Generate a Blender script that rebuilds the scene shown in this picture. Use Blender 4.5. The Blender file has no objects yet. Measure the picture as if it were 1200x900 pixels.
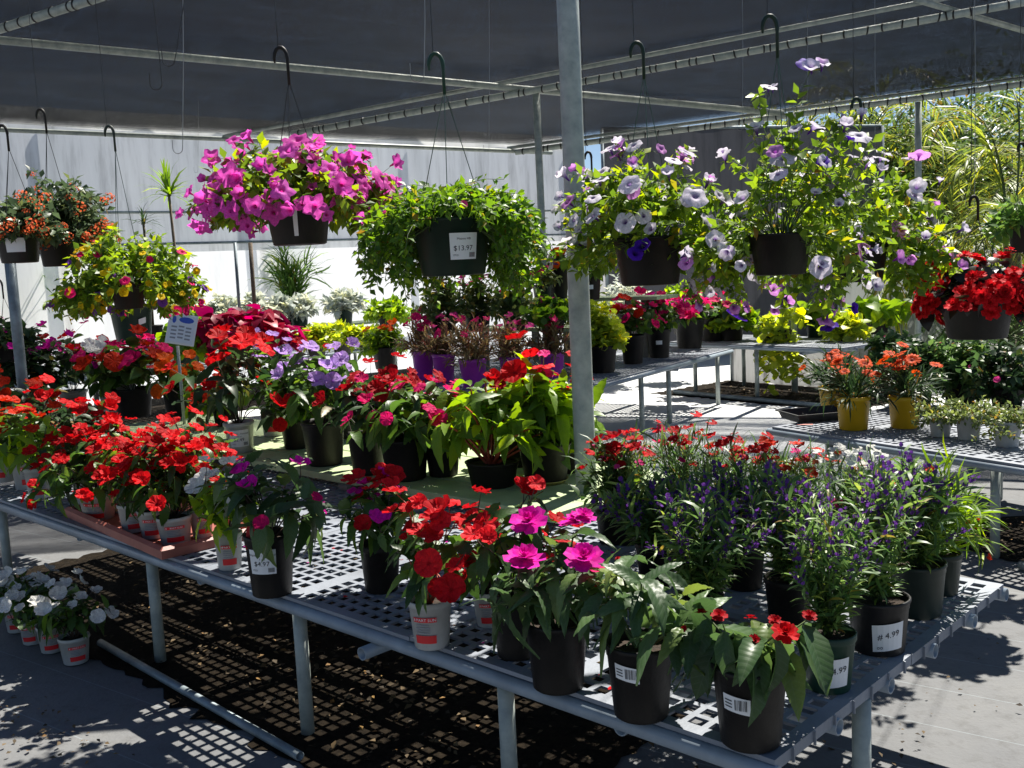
import bpy, math, random
import numpy as np
from mathutils import Matrix, Vector

# ------------------------------------------------------------------ camera, sky, sun, exposure
sc = bpy.context.scene
F = 1180.0                                   # focal length in pixels of the 1200x900 photograph
PITCH, ROLL, CAMZ = math.radians(6.7), math.radians(2.67), 1.6
CAM = np.array([0.0, 0.0, CAMZ])
_fw = np.array([0, math.cos(PITCH), -math.sin(PITCH)])
_up = np.array([0, math.sin(PITCH), math.cos(PITCH)])
_ri = np.array([1.0, 0, 0])
_cr = _ri*math.cos(ROLL) - _up*math.sin(ROLL)
_cu = _up*math.cos(ROLL) + _ri*math.sin(ROLL)
cd = bpy.data.cameras.new('camera')
cd.sensor_width = 36; cd.lens = 36*F/1200; cd.clip_end = 1000; cd.clip_start = .05
cam = bpy.data.objects.new('camera', cd); sc.collection.objects.link(cam)
cam.matrix_world = Matrix(((_cr[0], _cu[0], -_fw[0], 0), (_cr[1], _cu[1], -_fw[1], 0), (_cr[2], _cu[2], -_fw[2], CAMZ), (0, 0, 0, 1)))
sc.camera = cam

SUN_EL, SUN_AZ = math.radians(57), math.radians(33)          # azimuth clockwise from +Y
world = bpy.data.worlds.new('World'); sc.world = world; world.use_nodes = True
wn = world.node_tree.nodes; wl = world.node_tree.links
sky = wn.new('ShaderNodeTexSky'); sky.sky_type = 'NISHITA'; sky.sun_disc = False
sky.sun_elevation = SUN_EL; sky.sun_rotation = SUN_AZ; sky.air_density = .7; sky.dust_density = .15; sky.altitude = 600
wl.new(sky.outputs[0], wn['Background'].inputs[0]); wn['Background'].inputs[1].default_value = 0.05
sd = bpy.data.lights.new('sun', 'SUN'); sd.energy = 5.0; sd.angle = math.radians(.5); sd.color = (1, .95, .86)
sun = bpy.data.objects.new('sun', sd); sc.collection.objects.link(sun)
tosun = Vector((math.cos(SUN_EL)*math.sin(SUN_AZ), math.cos(SUN_EL)*math.cos(SUN_AZ), math.sin(SUN_EL)))
sun.rotation_euler = tosun.to_track_quat('Z', 'Y').to_euler(); sun.location = (0, 0, 20)
vs = sc.view_settings; vs.view_transform = 'Standard'; vs.look = 'None'; vs.exposure = 1.1; vs.gamma = 1; vs.use_curve_mapping = False
sc.render.engine = 'CYCLES'
sc.cycles.use_denoising = True
sc.cycles.max_bounces = 8; sc.cycles.transparent_max_bounces = 16
sc.cycles.transmission_bounces = 5; sc.cycles.diffuse_bounces = 3; sc.cycles.glossy_bounces = 2
sc.cycles.caustics_reflective = False; sc.cycles.caustics_refractive = False
sc.cycles.sample_clamp_indirect = 4

# ------------------------------------------------------------------ helpers
def ray(px, py): return _cr*(px-600)/F + _cu*(450-py)/F + _fw
def P(px, py, z=0.0):
    """ground-plan point where the sight line through a photo pixel meets the level z"""
    d = ray(px, py); return CAM + d*(z-CAMZ)/d[2]
def Dp(px, py, y):
    d = ray(px, py); return CAM + d*y/d[1]
RZ, RS = 5.125, .17                         # the roof slopes down away from the camera: z = RZ - RS*y
def PR(px, py, dz=0.0):
    d = ray(px, py); t = (RZ+dz-CAMZ)/(d[2]+RS*d[1]); return CAM + d*t
def depth(p): return float((np.asarray(p)-CAM) @ _fw)
def mpp(p): return depth(p)/F                                # metres per photo pixel there
col = sc.collection

def mk(name, v, f, mat, parent=None, smooth=False, kind=None, loc=None):
    me = bpy.data.meshes.new(name)
    v = np.asarray(v, dtype=float)
    if isinstance(f, np.ndarray):
        n, k = f.shape
        me.vertices.add(len(v)); me.vertices.foreach_set('co', v.ravel())
        me.loops.add(n*k); me.loops.foreach_set('vertex_index', f.ravel().astype(np.int32))
        me.polygons.add(n); me.polygons.foreach_set('loop_start', np.arange(0, n*k, k, dtype=np.int32))
        me.update(calc_edges=True)
    else:
        me.from_pydata(v.tolist(), [], f)
    if smooth: me.polygons.foreach_set('use_smooth', np.ones(len(me.polygons), dtype=bool))
    mats = mat if isinstance(mat, (list, tuple)) else [mat]
    for m in mats: me.materials.append(m)
    return ob(name, me, parent, kind, loc)

def ob(name, me, parent=None, kind=None, loc=None):
    o = bpy.data.objects.new(name, me); col.objects.link(o)
    if parent is not None: o.parent = parent
    if kind: o['kind'] = kind
    if loc is not None: o.location = loc
    return o

def tag(o, label, cat, group=None):
    o['label'] = label; o['category'] = cat
    if group: o['group'] = group
    return o

def thing(name, label, cat, loc=(0, 0, 0), group=None, rz=0):
    o = bpy.data.objects.new(name, None); col.objects.link(o); o.location = Vector([float(c) for c in loc]); o.rotation_euler = (0, 0, rz)
    o.empty_display_size = .05
    return tag(o, label, cat, group)

class G:
    """collects shapes into one mesh"""
    def __init__(s): s.v = []; s.f = []; s.n = 0
    def add(s, v, f):
        v = np.asarray(v, float); s.v.append(v)
        s.f += [tuple(i+s.n for i in q) for q in f]; s.n += len(v); return s
    def box(s, c, d, ax=None):
        c = np.asarray(c, float); hx, hy, hz = [k/2 for k in d]
        A = np.eye(3) if ax is None else np.asarray(ax, float)
        v = [c + A[0]*x*hx + A[1]*y*hy + A[2]*z*hz for z in (-1, 1) for (x, y) in ((-1, -1), (1, -1), (1, 1), (-1, 1))]
        return s.add(v, [(3, 2, 1, 0), (4, 5, 6, 7), (0, 1, 5, 4), (1, 2, 6, 5), (2, 3, 7, 6), (3, 0, 4, 7)])
    def tube(s, pts, r, n=10, hollow=0, caps=True):
        pts = np.asarray(pts, float); k = len(pts)
        r = np.broadcast_to(np.asarray(r, float), (k,))
        v = []; prev = None
        for i in range(k):
            t = pts[min(i+1, k-1)] - pts[max(i-1, 0)]; t = t/(np.linalg.norm(t)+1e-9)
            if prev is None:
                a = np.cross(t, [0, 0, 1.0])
                if np.linalg.norm(a) < .05: a = np.cross(t, [1.0, 0, 0])
            else: a = prev - t*(prev @ t)
            a = a/np.linalg.norm(a); prev = a; b = np.cross(t, a)
            for j in range(n):
                th = 2*math.pi*j/n; v.append(pts[i] + r[i]*(a*math.cos(th)+b*math.sin(th)))
        f = [(i*n+j, i*n+(j+1) % n, (i+1)*n+(j+1) % n, (i+1)*n+j) for i in range(k-1) for j in range(n)]
        if caps and not hollow: f += [tuple(range(n-1, -1, -1)), tuple(range((k-1)*n, k*n))]
        if hollow:                                            # open pipe: inner skin and end rings
            m = len(v)
            for i in range(k):
                for j in range(n): v.append(pts[i] + (v[i*n+j]-pts[i])*hollow)
            f += [(m+i*n+(j+1) % n, m+i*n+j, m+(i+1)*n+j, m+(i+1)*n+(j+1) % n) for i in range(k-1) for j in range(n)]
            for j in range(n):
                f.append((j, m+j, m+(j+1) % n, (j+1) % n)); e = (k-1)*n
                f.append((e+(j+1) % n, m+e+(j+1) % n, m+e+j, e+j))
        return s.add(v, f)
    def lathe(s, prof, n=24, c=(0, 0, 0)):
        v = []
        for (r, z) in prof:
            for j in range(n):
                th = 2*math.pi*j/n; v.append((c[0]+r*math.cos(th), c[1]+r*math.sin(th), c[2]+z))
        f = [(i*n+j, i*n+(j+1) % n, (i+1)*n+(j+1) % n, (i+1)*n+j) for i in range(len(prof)-1) for j in range(n)]
        return s.add(v, f)
    def out(s, name, mat, parent=None, smooth=False, kind=None, loc=None):
        return mk(name, np.vstack(s.v), s.f, mat, parent, smooth, kind, loc)

# ------------------------------------------------------------------ materials
def newmat(name):
    m = bpy.data.materials.new(name); m.use_nodes = True; return m, m.node_tree.nodes, m.node_tree.links
def noise(n, l, vec, scale, detail=4, rough=.6):
    t = n.new('ShaderNodeTexNoise'); t.inputs['Scale'].default_value = scale; t.inputs['Detail'].default_value = detail
    t.inputs['Roughness'].default_value = rough
    if vec is not None: l.new(vec, t.inputs['Vector'])
    return t
def ramp(n, l, fac, stops):
    r = n.new('ShaderNodeValToRGB'); l.new(fac, r.inputs[0]); e = r.color_ramp.elements
    while len(e) < len(stops): e.new(.5)
    for i, (p, c) in enumerate(stops): e[i].position = p; e[i].color = (*c, 1) if len(c) == 3 else c
    return r
def plain(name, c, rough=.5, var=.25, scale=6, bump=0, metal=0, spec=.5, c2=None, bscale=40, trans=0):
    m, n, l = newmat(name); b = n['Principled BSDF']
    tc = n.new('ShaderNodeTexCoord'); t = noise(n, l, tc.outputs['Object'], scale, 6)
    c = np.array(c); lo = c*(1-var) if c2 is None else np.array(c2); hi = np.minimum(c*(1+var), .95) if c2 is None else c
    r = ramp(n, l, t.outputs[0], [(.32, lo), (.68, hi)])
    l.new(r.outputs[0], b.inputs['Base Color']); b.inputs['Roughness'].default_value = rough
    b.inputs['Metallic'].default_value = metal; b.inputs['Specular IOR Level'].default_value = spec
    if bump:
        t2 = noise(n, l, tc.outputs['Object'], bscale, 5); bp = n.new('ShaderNodeBump'); bp.inputs['Strength'].default_value = bump
        bp.inputs['Distance'].default_value = .01; l.new(t2.outputs[0], bp.inputs['Height']); l.new(bp.outputs[0], b.inputs['Normal'])
    if trans:
        tr = n.new('ShaderNodeBsdfTranslucent'); l.new(r.outputs[0], tr.inputs[0]); mx = n.new('ShaderNodeMixShader'); mx.inputs[0].default_value = trans
        l.new(b.outputs[0], mx.inputs[1]); l.new(tr.outputs[0], mx.inputs[2]); l.new(mx.outputs[0], n['Material Output'].inputs[0])
    return m
def rnd_value(n, l):
    """a random number that differs from leaf to leaf, whether leaves are objects or islands"""
    g = n.new('ShaderNodeNewGeometry'); o = n.new('ShaderNodeObjectInfo')
    a = n.new('ShaderNodeMath'); a.operation = 'ADD'; l.new(g.outputs['Random Per Island'], a.inputs[0]); l.new(o.outputs['Random'], a.inputs[1])
    fr = n.new('ShaderNodeMath'); fr.operation = 'FRACT'; l.new(a.outputs[0], fr.inputs[0]); return fr.outputs[0]
def leafmat(name, c, c2=None, trans=.45, rough=.42, tcol=None, dry=0.03, spec=.35, vein=0):
    m, n, l = newmat(name); b = n['Principled BSDF']; c = np.array(c)
    c2 = c*.55 if c2 is None else np.array(c2); rv = rnd_value(n, l)
    stops = [(0, c2), (.5, c), (.85, np.minimum(c*np.array([1.4, 1.3, 1.1]), .9)), (1-dry-.02, np.minimum(c*np.array([2.3, 1.7, 1.1]), .9))]
    if dry: stops.append((1, np.array([.22, .13, .03])))
    r = ramp(n, l, rv, stops)
    tc = n.new('ShaderNodeTexCoord'); nz = noise(n, l, tc.outputs['Object'], 25, 3)
    hs = n.new('ShaderNodeHueSaturation'); l.new(r.outputs[0], hs.inputs['Color'])
    mr = n.new('ShaderNodeMapRange'); mr.inputs[3].default_value = .75; mr.inputs[4].default_value = 1.25; l.new(nz.outputs[0], mr.inputs[0]); l.new(mr.outputs[0], hs.inputs['Value'])
    if vein:                                                   # pale midrib and side veins, pressed into the blade
        sp = n.new('ShaderNodeSeparateXYZ'); l.new(tc.outputs['Object'], sp.inputs[0]); ab = n.new('ShaderNodeMath'); ab.operation = 'ABSOLUTE'; l.new(sp.outputs[0], ab.inputs[0])
        ma = n.new('ShaderNodeMath'); ma.operation = 'MULTIPLY_ADD'; ma.inputs[1].default_value = -.9; l.new(ab.outputs[0], ma.inputs[0]); l.new(sp.outputs[1], ma.inputs[2])
        pp = n.new('ShaderNodeMath'); pp.operation = 'PINGPONG'; pp.inputs[1].default_value = .05; l.new(ma.outputs[0], pp.inputs[0])
        mn = n.new('ShaderNodeMath'); mn.operation = 'MINIMUM'; l.new(pp.outputs[0], mn.inputs[0]); l.new(ab.outputs[0], mn.inputs[1])
        rv2 = ramp(n, l, mn.outputs[0], [(0, (1.0, 1.0, 1.0)), (.012, (.0, .0, .0))]); m3 = n.new('ShaderNodeMix'); m3.data_type = 'RGBA'; m3.blend_type = 'ADD'
        m3.inputs[0].default_value = .03; l.new(hs.outputs[0], m3.inputs[6]); l.new(rv2.outputs[0], m3.inputs[7]); vc = m3.outputs[2]
        bp = n.new('ShaderNodeBump'); bp.inputs['Strength'].default_value = .3; bp.inputs['Distance'].default_value = .02; l.new(pp.outputs[0], bp.inputs['Height']); l.new(bp.outputs[0], b.inputs['Normal'])
    else: vc = hs.outputs[0]
    l.new(vc, b.inputs['Base Color']); b.inputs['Roughness'].default_value = rough; b.inputs['Specular IOR Level'].default_value = spec
    tr = n.new('ShaderNodeBsdfTranslucent'); h2 = n.new('ShaderNodeHueSaturation')
    h2.inputs['Hue'].default_value = .485; h2.inputs['Saturation'].default_value = 1.1; h2.inputs['Value'].default_value = 2.0
    l.new(hs.outputs[0], h2.inputs['Color']); l.new(h2.outputs[0], tr.inputs[0])
    mx = n.new('ShaderNodeMixShader'); mx.inputs[0].default_value = trans
    l.new(b.outputs[0], mx.inputs[1]); l.new(tr.outputs[0], mx.inputs[2]); l.new(mx.outputs[0], n['Material Output'].inputs[0])
    return m
def petal(name, c, throat=None, r0=.2, r1=.45, trans=.4, var=.18, vein=0):
    m, n, l = newmat(name); b = n['Principled BSDF']; c = np.array(c); rv = rnd_value(n, l)
    r = ramp(n, l, rv, [(0, c*(1-var)), (.6, c), (1, np.minimum(c*(1+var)+.004, .95))]); colr = r.outputs[0]
    tc0 = n.new('ShaderNodeTexCoord'); nz = noise(n, l, tc0.outputs['Object'], 3.5, 4); hv = n.new('ShaderNodeHueSaturation'); mr0 = n.new('ShaderNodeMapRange'); mr0.inputs[1].default_value = .3; mr0.inputs[2].default_value = .7; mr0.inputs[3].default_value = .7; mr0.inputs[4].default_value = 1.2
    l.new(nz.outputs[0], mr0.inputs[0]); l.new(mr0.outputs[0], hv.inputs['Value']); l.new(colr, hv.inputs['Color']); colr = hv.outputs[0]
    if throat is not None:
        tc = n.new('ShaderNodeTexCoord'); sp = n.new('ShaderNodeSeparateXYZ'); l.new(tc.outputs['Object'], sp.inputs[0])
        cb = n.new('ShaderNodeCombineXYZ'); l.new(sp.outputs[0], cb.inputs[0]); l.new(sp.outputs[1], cb.inputs[1])
        ln = n.new('ShaderNodeVectorMath'); ln.operation = 'LENGTH'; l.new(cb.outputs[0], ln.inputs[0])
        mr = n.new('ShaderNodeMapRange'); mr.inputs[1].default_value = r0; mr.inputs[2].default_value = r1; l.new(ln.outputs['Value'], mr.inputs[0])
        mx = n.new('ShaderNodeMix'); mx.data_type = 'RGBA'; mx.inputs[6].default_value = (*throat, 1); l.new(mr.outputs[0], mx.inputs[0]); l.new(colr, mx.inputs[7]); colr = mx.outputs[2]
    l.new(colr, b.inputs['Base Color']); b.inputs['Roughness'].default_value = .6; b.inputs['Specular IOR Level'].default_value = .12
    tr = n.new('ShaderNodeBsdfTranslucent'); l.new(colr, tr.inputs[0]); mx2 = n.new('ShaderNodeMixShader'); mx2.inputs[0].default_value = trans
    l.new(b.outputs[0], mx2.inputs[1]); l.new(tr.outputs[0], mx2.inputs[2]); l.new(mx2.outputs[0], n['Material Output'].inputs[0])
    return m

M = {}
M['galv'] = plain('galvanised_pipe', (.44, .48, .44), .5, .25, 14, .15, .1, .5, c2=(.25, .29, .28))
M['galv_dark'] = plain('weathered_pipe', (.2, .24, .26), .5, .35, 9, .08, .3)
M['pvc'] = plain('grey_plastic_pipe', (.24, .29, .34), .4, .2, 7)
M['mesh'] = plain('bench_plastic', (.28, .31, .365), .55, .22, 2.2, .25, c2=(.14, .155, .18))
M['black_wire'] = plain('black_wire', (.012, .012, .012), .5)
M['steel_wire'] = plain('steel_wire', (.3, .3, .29), .4, .2, 9, 0, .6)
M['green_wire'] = plain('green_wire', (.03, .07, .05), .45)
M['pot_black'] = plain('pot_black', (.022, .019, .016), .5, .35, 4, .18, spec=.25, c2=(.003, .003, .004))
M['pot_green'] = plain('pot_green', (.012, .045, .03), .45, .25, 8, .04, spec=.3)
M['pot_dkgreen'] = plain('pot_dark_green', (.006, .022, .013), .45, .25, 8, .04, spec=.3)
M['pot_white'] = plain('pot_white', (.6, .61, .6), .45, .1, 9, .06, trans=.12, c2=(.42, .42, .4))
M['pot_purple'] = plain('pot_purple', (.52, .06, .62), .38, .12, 5, trans=.2)
M['pot_yellow'] = plain('pot_yellow', (.75, .47, .012), .4, .1, 5, trans=.2)
M['pot_terra'] = plain('tray_terracotta', (.33, .1, .075), .5, .2, 9, .06)
M['pot_blackgrey'] = plain('pot_dark_grey', (.026, .024, .022), .45, .3, 5, .12, spec=.3, c2=(.008, .008, .01))
M['pot_greygreen'] = plain('pot_grey_green', (.022, .033, .027), .45, .25, 8, .04, spec=.3)
M['soil'] = plain('potting_soil', (.05, .03, .018), .95, .6, 60, .8, c2=(.012, .008, .005), bscale=120)
M['chip'] = plain('bark_chip', (.3, .16, .07), .9, .4, 20)
M['card'] = plain('label_card', (.78, .79, .8), .5, .04, 4)
M['ink'] = plain('black_ink', (.02, .02, .025), .6, .1)
M['greyink'] = plain('grey_ink', (.28, .29, .33), .6, .1)
M['redink'] = plain('red_ink', (.7, .02, .025), .5, .08)
M['blueink'] = plain('blue_ink', (.04, .1, .5), .5, .1)
M['greenwood'] = plain('pale_green_painted_wood', (.46, .55, .3), .6, .2, 5, .25, c2=(.3, .38, .2))
M['greywood'] = plain('weathered_wood', (.2, .19, .17), .8, .3, 8, .3)
M['pink_strip'] = plain('pink_strip', (.75, .3, .25), .6, .1)
M['foilblack'] = plain('black_tray', (.01, .01, .011), .45, .3)

M['l_ng'] = leafmat('leaf_impatiens_dark', (.06, .115, .04), (.03, .065, .022), .32, .42, dry=0, vein=1)
M['l_imp'] = leafmat('leaf_impatiens', (.055, .12, .024), (.022, .055, .012), .4, dry=0, vein=1)
M['l_lime'] = leafmat('leaf_lime', (.13, .23, .025), (.07, .14, .018), .5, dry=0, vein=1)
M['l_yellow'] = leafmat('leaf_yellow', (.3, .38, .05), (.17, .25, .03), .45, dry=0)
M['l_pet'] = leafmat('leaf_petunia', (.14, .23, .03), (.06, .12, .018), .45)
M['l_green'] = leafmat('leaf_green', (.1, .2, .025), (.04, .1, .014), .42)
M['l_narrow'] = leafmat('leaf_narrow', (.085, .16, .055), (.04, .09, .03), .35)
M['l_angel'] = leafmat('leaf_snapdragon', (.12, .21, .065), (.05, .12, .03), .35, dry=.01)
M['l_dusty'] = leafmat('leaf_silver', (.5, .54, .5), (.3, .34, .3), .2, .7, dry=0)
M['l_burg'] = leafmat('leaf_burgundy', (.26, .01, .04), (.09, .004, .018), .4, dry=0)
M['l_black'] = leafmat('leaf_bronze', (.02, .025, .02), (.01, .008, .008), .15, .3, dry=0)
M['l_brown'] = leafmat('leaf_bronze_green', (.2, .17, .09), (.17, .06, .045), .35)
M['l_lantana'] = leafmat('leaf_lantana', (.07, .11, .055), (.035, .06, .03), .3)
M['l_airy'] = leafmat('leaf_airy', (.13, .18, .06), (.07, .1, .03), .35, dry=.08)
M['l_dark'] = leafmat('leaf_shade', (.03, .065, .025), (.012, .03, .012), .3)
M['l_palm'] = leafmat('leaf_palm', (.2, .26, .05), (.09, .14, .03), .42, dry=.1)
M['l_palm2'] = leafmat('leaf_palm_green', (.1, .19, .045), (.05, .11, .03), .45)
M['l_tree'] = leafmat('leaf_tree', (.06, .11, .035), (.03, .06, .02), .4)
M['l_litter'] = leafmat('leaf_litter', (.1, .07, .035), (.03, .022, .014), .1, .8, dry=.03)
M['stem'] = plain('stem_green', (.09, .13, .04), .6, .3)
M['stem_red'] = plain('stem_red', (.4, .07, .03), .5, .3)
M['stem_dark'] = plain('stem_dark', (.05, .03, .02), .6, .3)
M['trunk'] = plain('bark', (.13, .1, .07), .9, .3, 8, .5)
for k, c in dict(red=(.55, .006, .01), coral=(.68, .012, .02), scarlet=(.66, .03, .006), orange=(.85, .12, .008), magenta=(.78, .012, .42),
                 pink=(.8, .06, .3), hot=(.78, .012, .16), violet=(.5, .28, .78), purple=(.2, .06, .4), deep=(.06, .008, .3), yellow=(.85, .55, .01),
                 whitef=(.82, .82, .78), salmon=(.85, .17, .06), blue=(.12, .16, .6), darkred=(.42, .006, .012), mauve=(.62, .3, .68)).items():
    M[k] = petal('petal_'+k, c)
M['red'] = petal('petal_red', (.64, .006, .01), (.28, .003, .008), .05, .2, var=.3)
M['coral'] = petal('petal_coral', (.7, .014, .022), (.4, .005, .01), .05, .2, var=.3)
M['magenta_t'] = petal('petal_magenta_trumpet', (.92, .12, .62), (.55, .01, .25), .1, .32, trans=.5)
M['white_t'] = petal('petal_white_trumpet', (.78, .72, .86), (.12, .03, .26), .1, .42)
M['mauve_t'] = petal('petal_mauve_trumpet', (.72, .3, .75), (.22, .02, .3), .12, .45)
M['deep_t'] = petal('petal_deep_trumpet', (.07, .012, .38), (.01, .003, .05), .1, .5)
M['violet_i'] = petal('petal_violet', (.6, .38, .82), (.35, .1, .6), .05, .25)
M['gaz'] = petal('petal_gazania', (.8, .09, .006), (.3, .02, .005), .2, .5)

M['eye'] = plain('flower_eye', (.5, .3, .03), .7, .3)

# ------------------------------------------------------------------ plant kit
def leaf_t(L=5, w=.3, curl=.35, fold=.25, peak=.42, serr=0, wave=0):
    """one leaf blade along +Y, length 1, folded on its midrib and curling down"""
    v = []; f = []
    for i in range(L+1):
        t = i/L; wd = w*math.sin(math.pi*t**(math.log(.5)/math.log(peak)))**.8 if 0 < t < 1 else 0
        y = t*(1-.15*curl*t); z = .12*t - curl*t*t
        if serr: wd *= 1 + serr*(1 if i % 2 else -1)
        zz = wave*math.sin(i*2.1)
        v += [(-wd, y, z+fold*wd+zz), (0, y, z), (wd, y, z+fold*wd-zz)]
    for i in range(L):
        a = i*3
        f += [(a, a+1, a+4, a+3), (a+1, a+2, a+5, a+4)]
    return np.array(v), np.array(f)
T_SMALL = (np.array([(0, 0, 0), (-.3, .45, .07), (0, .5, -.02), (.3, .45, .07), (0, 1, -.12)]), np.array([(0, 3, 2), (3, 4, 2), (0, 2, 1), (2, 4, 1)]))
T_ROUND = (np.array([(0, 0, 0), (-.42, .35, .08), (-.34, .8, .02), (0, .5, -.03), (0, 1, -.08), (.34, .8, .02), (.42, .35, .08)]),
           np.array([(0, 6, 3), (6, 5, 3), (5, 4, 3), (0, 3, 1), (1, 3, 2), (2, 3, 4)]))
T_NARROW = (np.array([(-.05, 0, 0), (.05, 0, 0), (.08, .4, .06), (-.08, .4, .06), (.055, .75, .02), (-.055, .75, .02), (0, 1, -.1)]),
            np.array([(0, 1, 2), (0, 2, 3), (3, 2, 4), (3, 4, 5), (5, 4, 6)]))
T_STRAP = (np.array([(-.025, 0, 0), (.025, 0, 0), (.035, .35, .05), (-.035, .35, .05), (.028, .7, 0), (-.028, .7, 0), (0, 1, -.16)]), T_NARROW[1])
T_MED = leaf_t(4, .27, .3, .3)
BIG = [leaf_t(12, .2, .4, .35, .42, .06), leaf_t(12, .21, .85, .4, .45, .06, .015), leaf_t(12, .19, .15, .3, .4, .05, .02), leaf_t(12, .17, .6, .7, .42, .05), leaf_t(12, .18, 1.1, .5, .5, .05, .02), leaf_t(12, .22, .3, .1, .38, .06, .03)]
def rib_leaf(L=14, w=.16, curl=.5, fold=.45, peak=.4, twist=0, seed=0):
    """a long toothed leaf with a sunken midrib, quilted between its side veins"""
    rg = random.Random(seed); v = []; f = []
    for i in range(L+1):
        t = i/L; wd = w*math.sin(math.pi*t**(math.log(.5)/math.log(peak)))**.75 if 0 < t < 1 else 0
        y = t*(1-.2*curl*t); z = .16*t-curl*t*t; wd *= 1+(.07 if i % 2 else -.07); q = .012 if i % 2 else -.012; x = twist*t*t
        ed = rg.uniform(-.015, .02)
        v += [(x-wd, y-.02, z+fold*wd*.55+ed), (x-wd*.5, y, z+fold*wd*.5+q), (x, y+.015, z), (x+wd*.5, y, z+fold*wd*.5+q), (x+wd, y-.02, z+fold*wd*.55-ed)]
    for i in range(L):
        a = i*5; f += [(a+j, a+j+1, a+j+6, a+j+5) for j in range(4)]
    return np.array(v), np.array(f)
RIB = [rib_leaf(seed=1), rib_leaf(curl=.85, twist=.06, seed=2), rib_leaf(curl=.25, w=.15, twist=-.05, seed=3), rib_leaf(curl=1.15, w=.17, peak=.45, seed=4), rib_leaf(curl=.6, fold=.8, twist=.1, seed=5), rib_leaf(w=.13, curl=.4, twist=-.1, seed=6)]
DROOP = [leaf_t(9, .2, .3, .5, .45, .05, .01), leaf_t(9, .18, .5, .8, .45, .05)]
HEART = leaf_t(5, .42, .35, .2, .3)

def flat_flower(n=5, seg=5, cup=.12, notch=.1, gap=.06, ruf=.07, seed=1):
    rg = random.Random(seed); v = [(0, 0, -.06)]; f = []
    for k in range(n):
        a0 = 2*math.pi*k/n; hw = math.pi/n*(1.42); lift = rg.uniform(-.12, .2)
        b = len(v)
        for j in range(seg+1):
            u = j/seg*2-1; a = a0+hw*u*.75; v.append((.5*math.cos(a), .5*math.sin(a), cup*.3+lift*.4+ruf*.4*math.sin(j*2.3)))
        for j in range(seg+1):
            u = j/seg*2-1; a = a0+hw*u; r = (1-.3*abs(u)**2.6) - notch*(1-abs(u))**2*1.2
            v.append((r*math.cos(a), r*math.sin(a), cup+lift+.13*u+ruf*math.sin(j*1.9+k)))
        for j in range(seg): f += [(0, b+j, b+j+1), (b+j, b+seg+1+j, b+seg+2+j, b+j+1)]
    return np.array(v), f
def trumpet(seg=20, lobe=.06, point=0, seed=1, tube=.9, cup=0, skew=0):
    rg = random.Random(seed); v = []; f = []
    rings = [(.06, -tube), (.13, -tube*.45), (.26, -.07), (.62, .05), (1, 0)]
    for i, (r, z) in enumerate(rings):
        for j in range(seg):
            a = 2*math.pi*j/seg; k = math.cos(5*a)
            rr = r*(1+lobe*k*(i >= 3)*(1 if i == 4 else .4))*((1-.35*cup) if i == 4 else 1); zz = z + (i == 4)*(.09*math.cos(5*a+.6)+rg.uniform(-.08, .08) - .05*point*k + .38*cup) + (i == 3)*(.1*cup+rg.uniform(-.03, .03)) + .16*skew*math.cos(a+seed)*(i >= 3)
            v.append((rr*math.cos(a), rr*math.sin(a), zz))
    for i in range(len(rings)-1):
        for j in range(seg): f.append((i*seg+j, i*seg+(j+1) % seg, (i+1)*seg+(j+1) % seg, (i+1)*seg+j))
    return np.array(v), f
def daisy(n=14, seed=3):
    rg = random.Random(seed); v = []; f = []
    for k in range(n):
        a = 2*math.pi*k/n+rg.uniform(-.1, .1); z = rg.uniform(0, .12); b = len(v); c, s = math.cos(a), math.sin(a)
        for (r, w) in ((.15, .07), (.6, .16), (.9, .12), (1, 0)):
            for q in ((-1, 1) if w else (0,)): v.append((r*c-q*w*s, r*s+q*w*c, .05+z*r+.08*(r == .6)))
        f += [(b, b+1, b+3, b+2), (b+2, b+3, b+5, b+4), (b+4, b+5, b+6)]
    b = len(v)
    for j in range(8): v.append((.2*math.cos(j*math.pi/4), .2*math.sin(j*math.pi/4), .1))
    v.append((0, 0, .17)); f += [(b+j, b+(j+1) % 8, b+8) for j in range(8)]
    return np.array(v), f
def ruffle(layers=3, n=6, seed=5):
    rg = random.Random(seed); v = []; f = []
    for L in range(layers):
        for k in range(n):
            a = 2*math.pi*(k+.5*L)/n+rg.uniform(-.2, .2); r = 1-.27*L; tilt = .1+.5*L; b = len(v); w = .42*r
            c, s = math.cos(a), math.sin(a)
            for (t, ww) in ((0, .1), (.55, 1), (1, .7)):
                for q in (-1, 0, 1):
                    rad = r*t*math.cos(tilt); zz = r*t*math.sin(tilt)+.1*abs(q)*rg.random()+.05*L
                    v.append((rad*c-q*w*ww*s, rad*s+q*w*ww*c, zz))
            f += [(b+i*3+j, b+i*3+j+1, b+i*3+j+4, b+i*3+j+3) for i in (0, 1) for j in (0, 1)]
    return np.array(v), f
def cluster(n=12, seed=7):
    """a round head of tiny florets"""
    rg = random.Random(seed); v = []; f = []
    for k in range(n):
        z = 1-1.3*(k+.5)/n; r = math.sqrt(max(0, 1-z*z)); a = k*2.4; c = np.array([r*math.cos(a), r*math.sin(a), z*.7])
        x = np.cross(c, [0.3, 0.1, 1]); x /= np.linalg.norm(x); y = np.cross(c, x); y /= np.linalg.norm(y); b = len(v); s = .3
        v += [tuple(c+x*s), tuple(c+y*s), tuple(c-x*s), tuple(c-y*s), tuple(c*1.12)]
        f += [(b, b+1, b+4), (b+1, b+2, b+4), (b+2, b+3, b+4), (b+3, b, b+4)]
    return np.array(v), f
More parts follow.
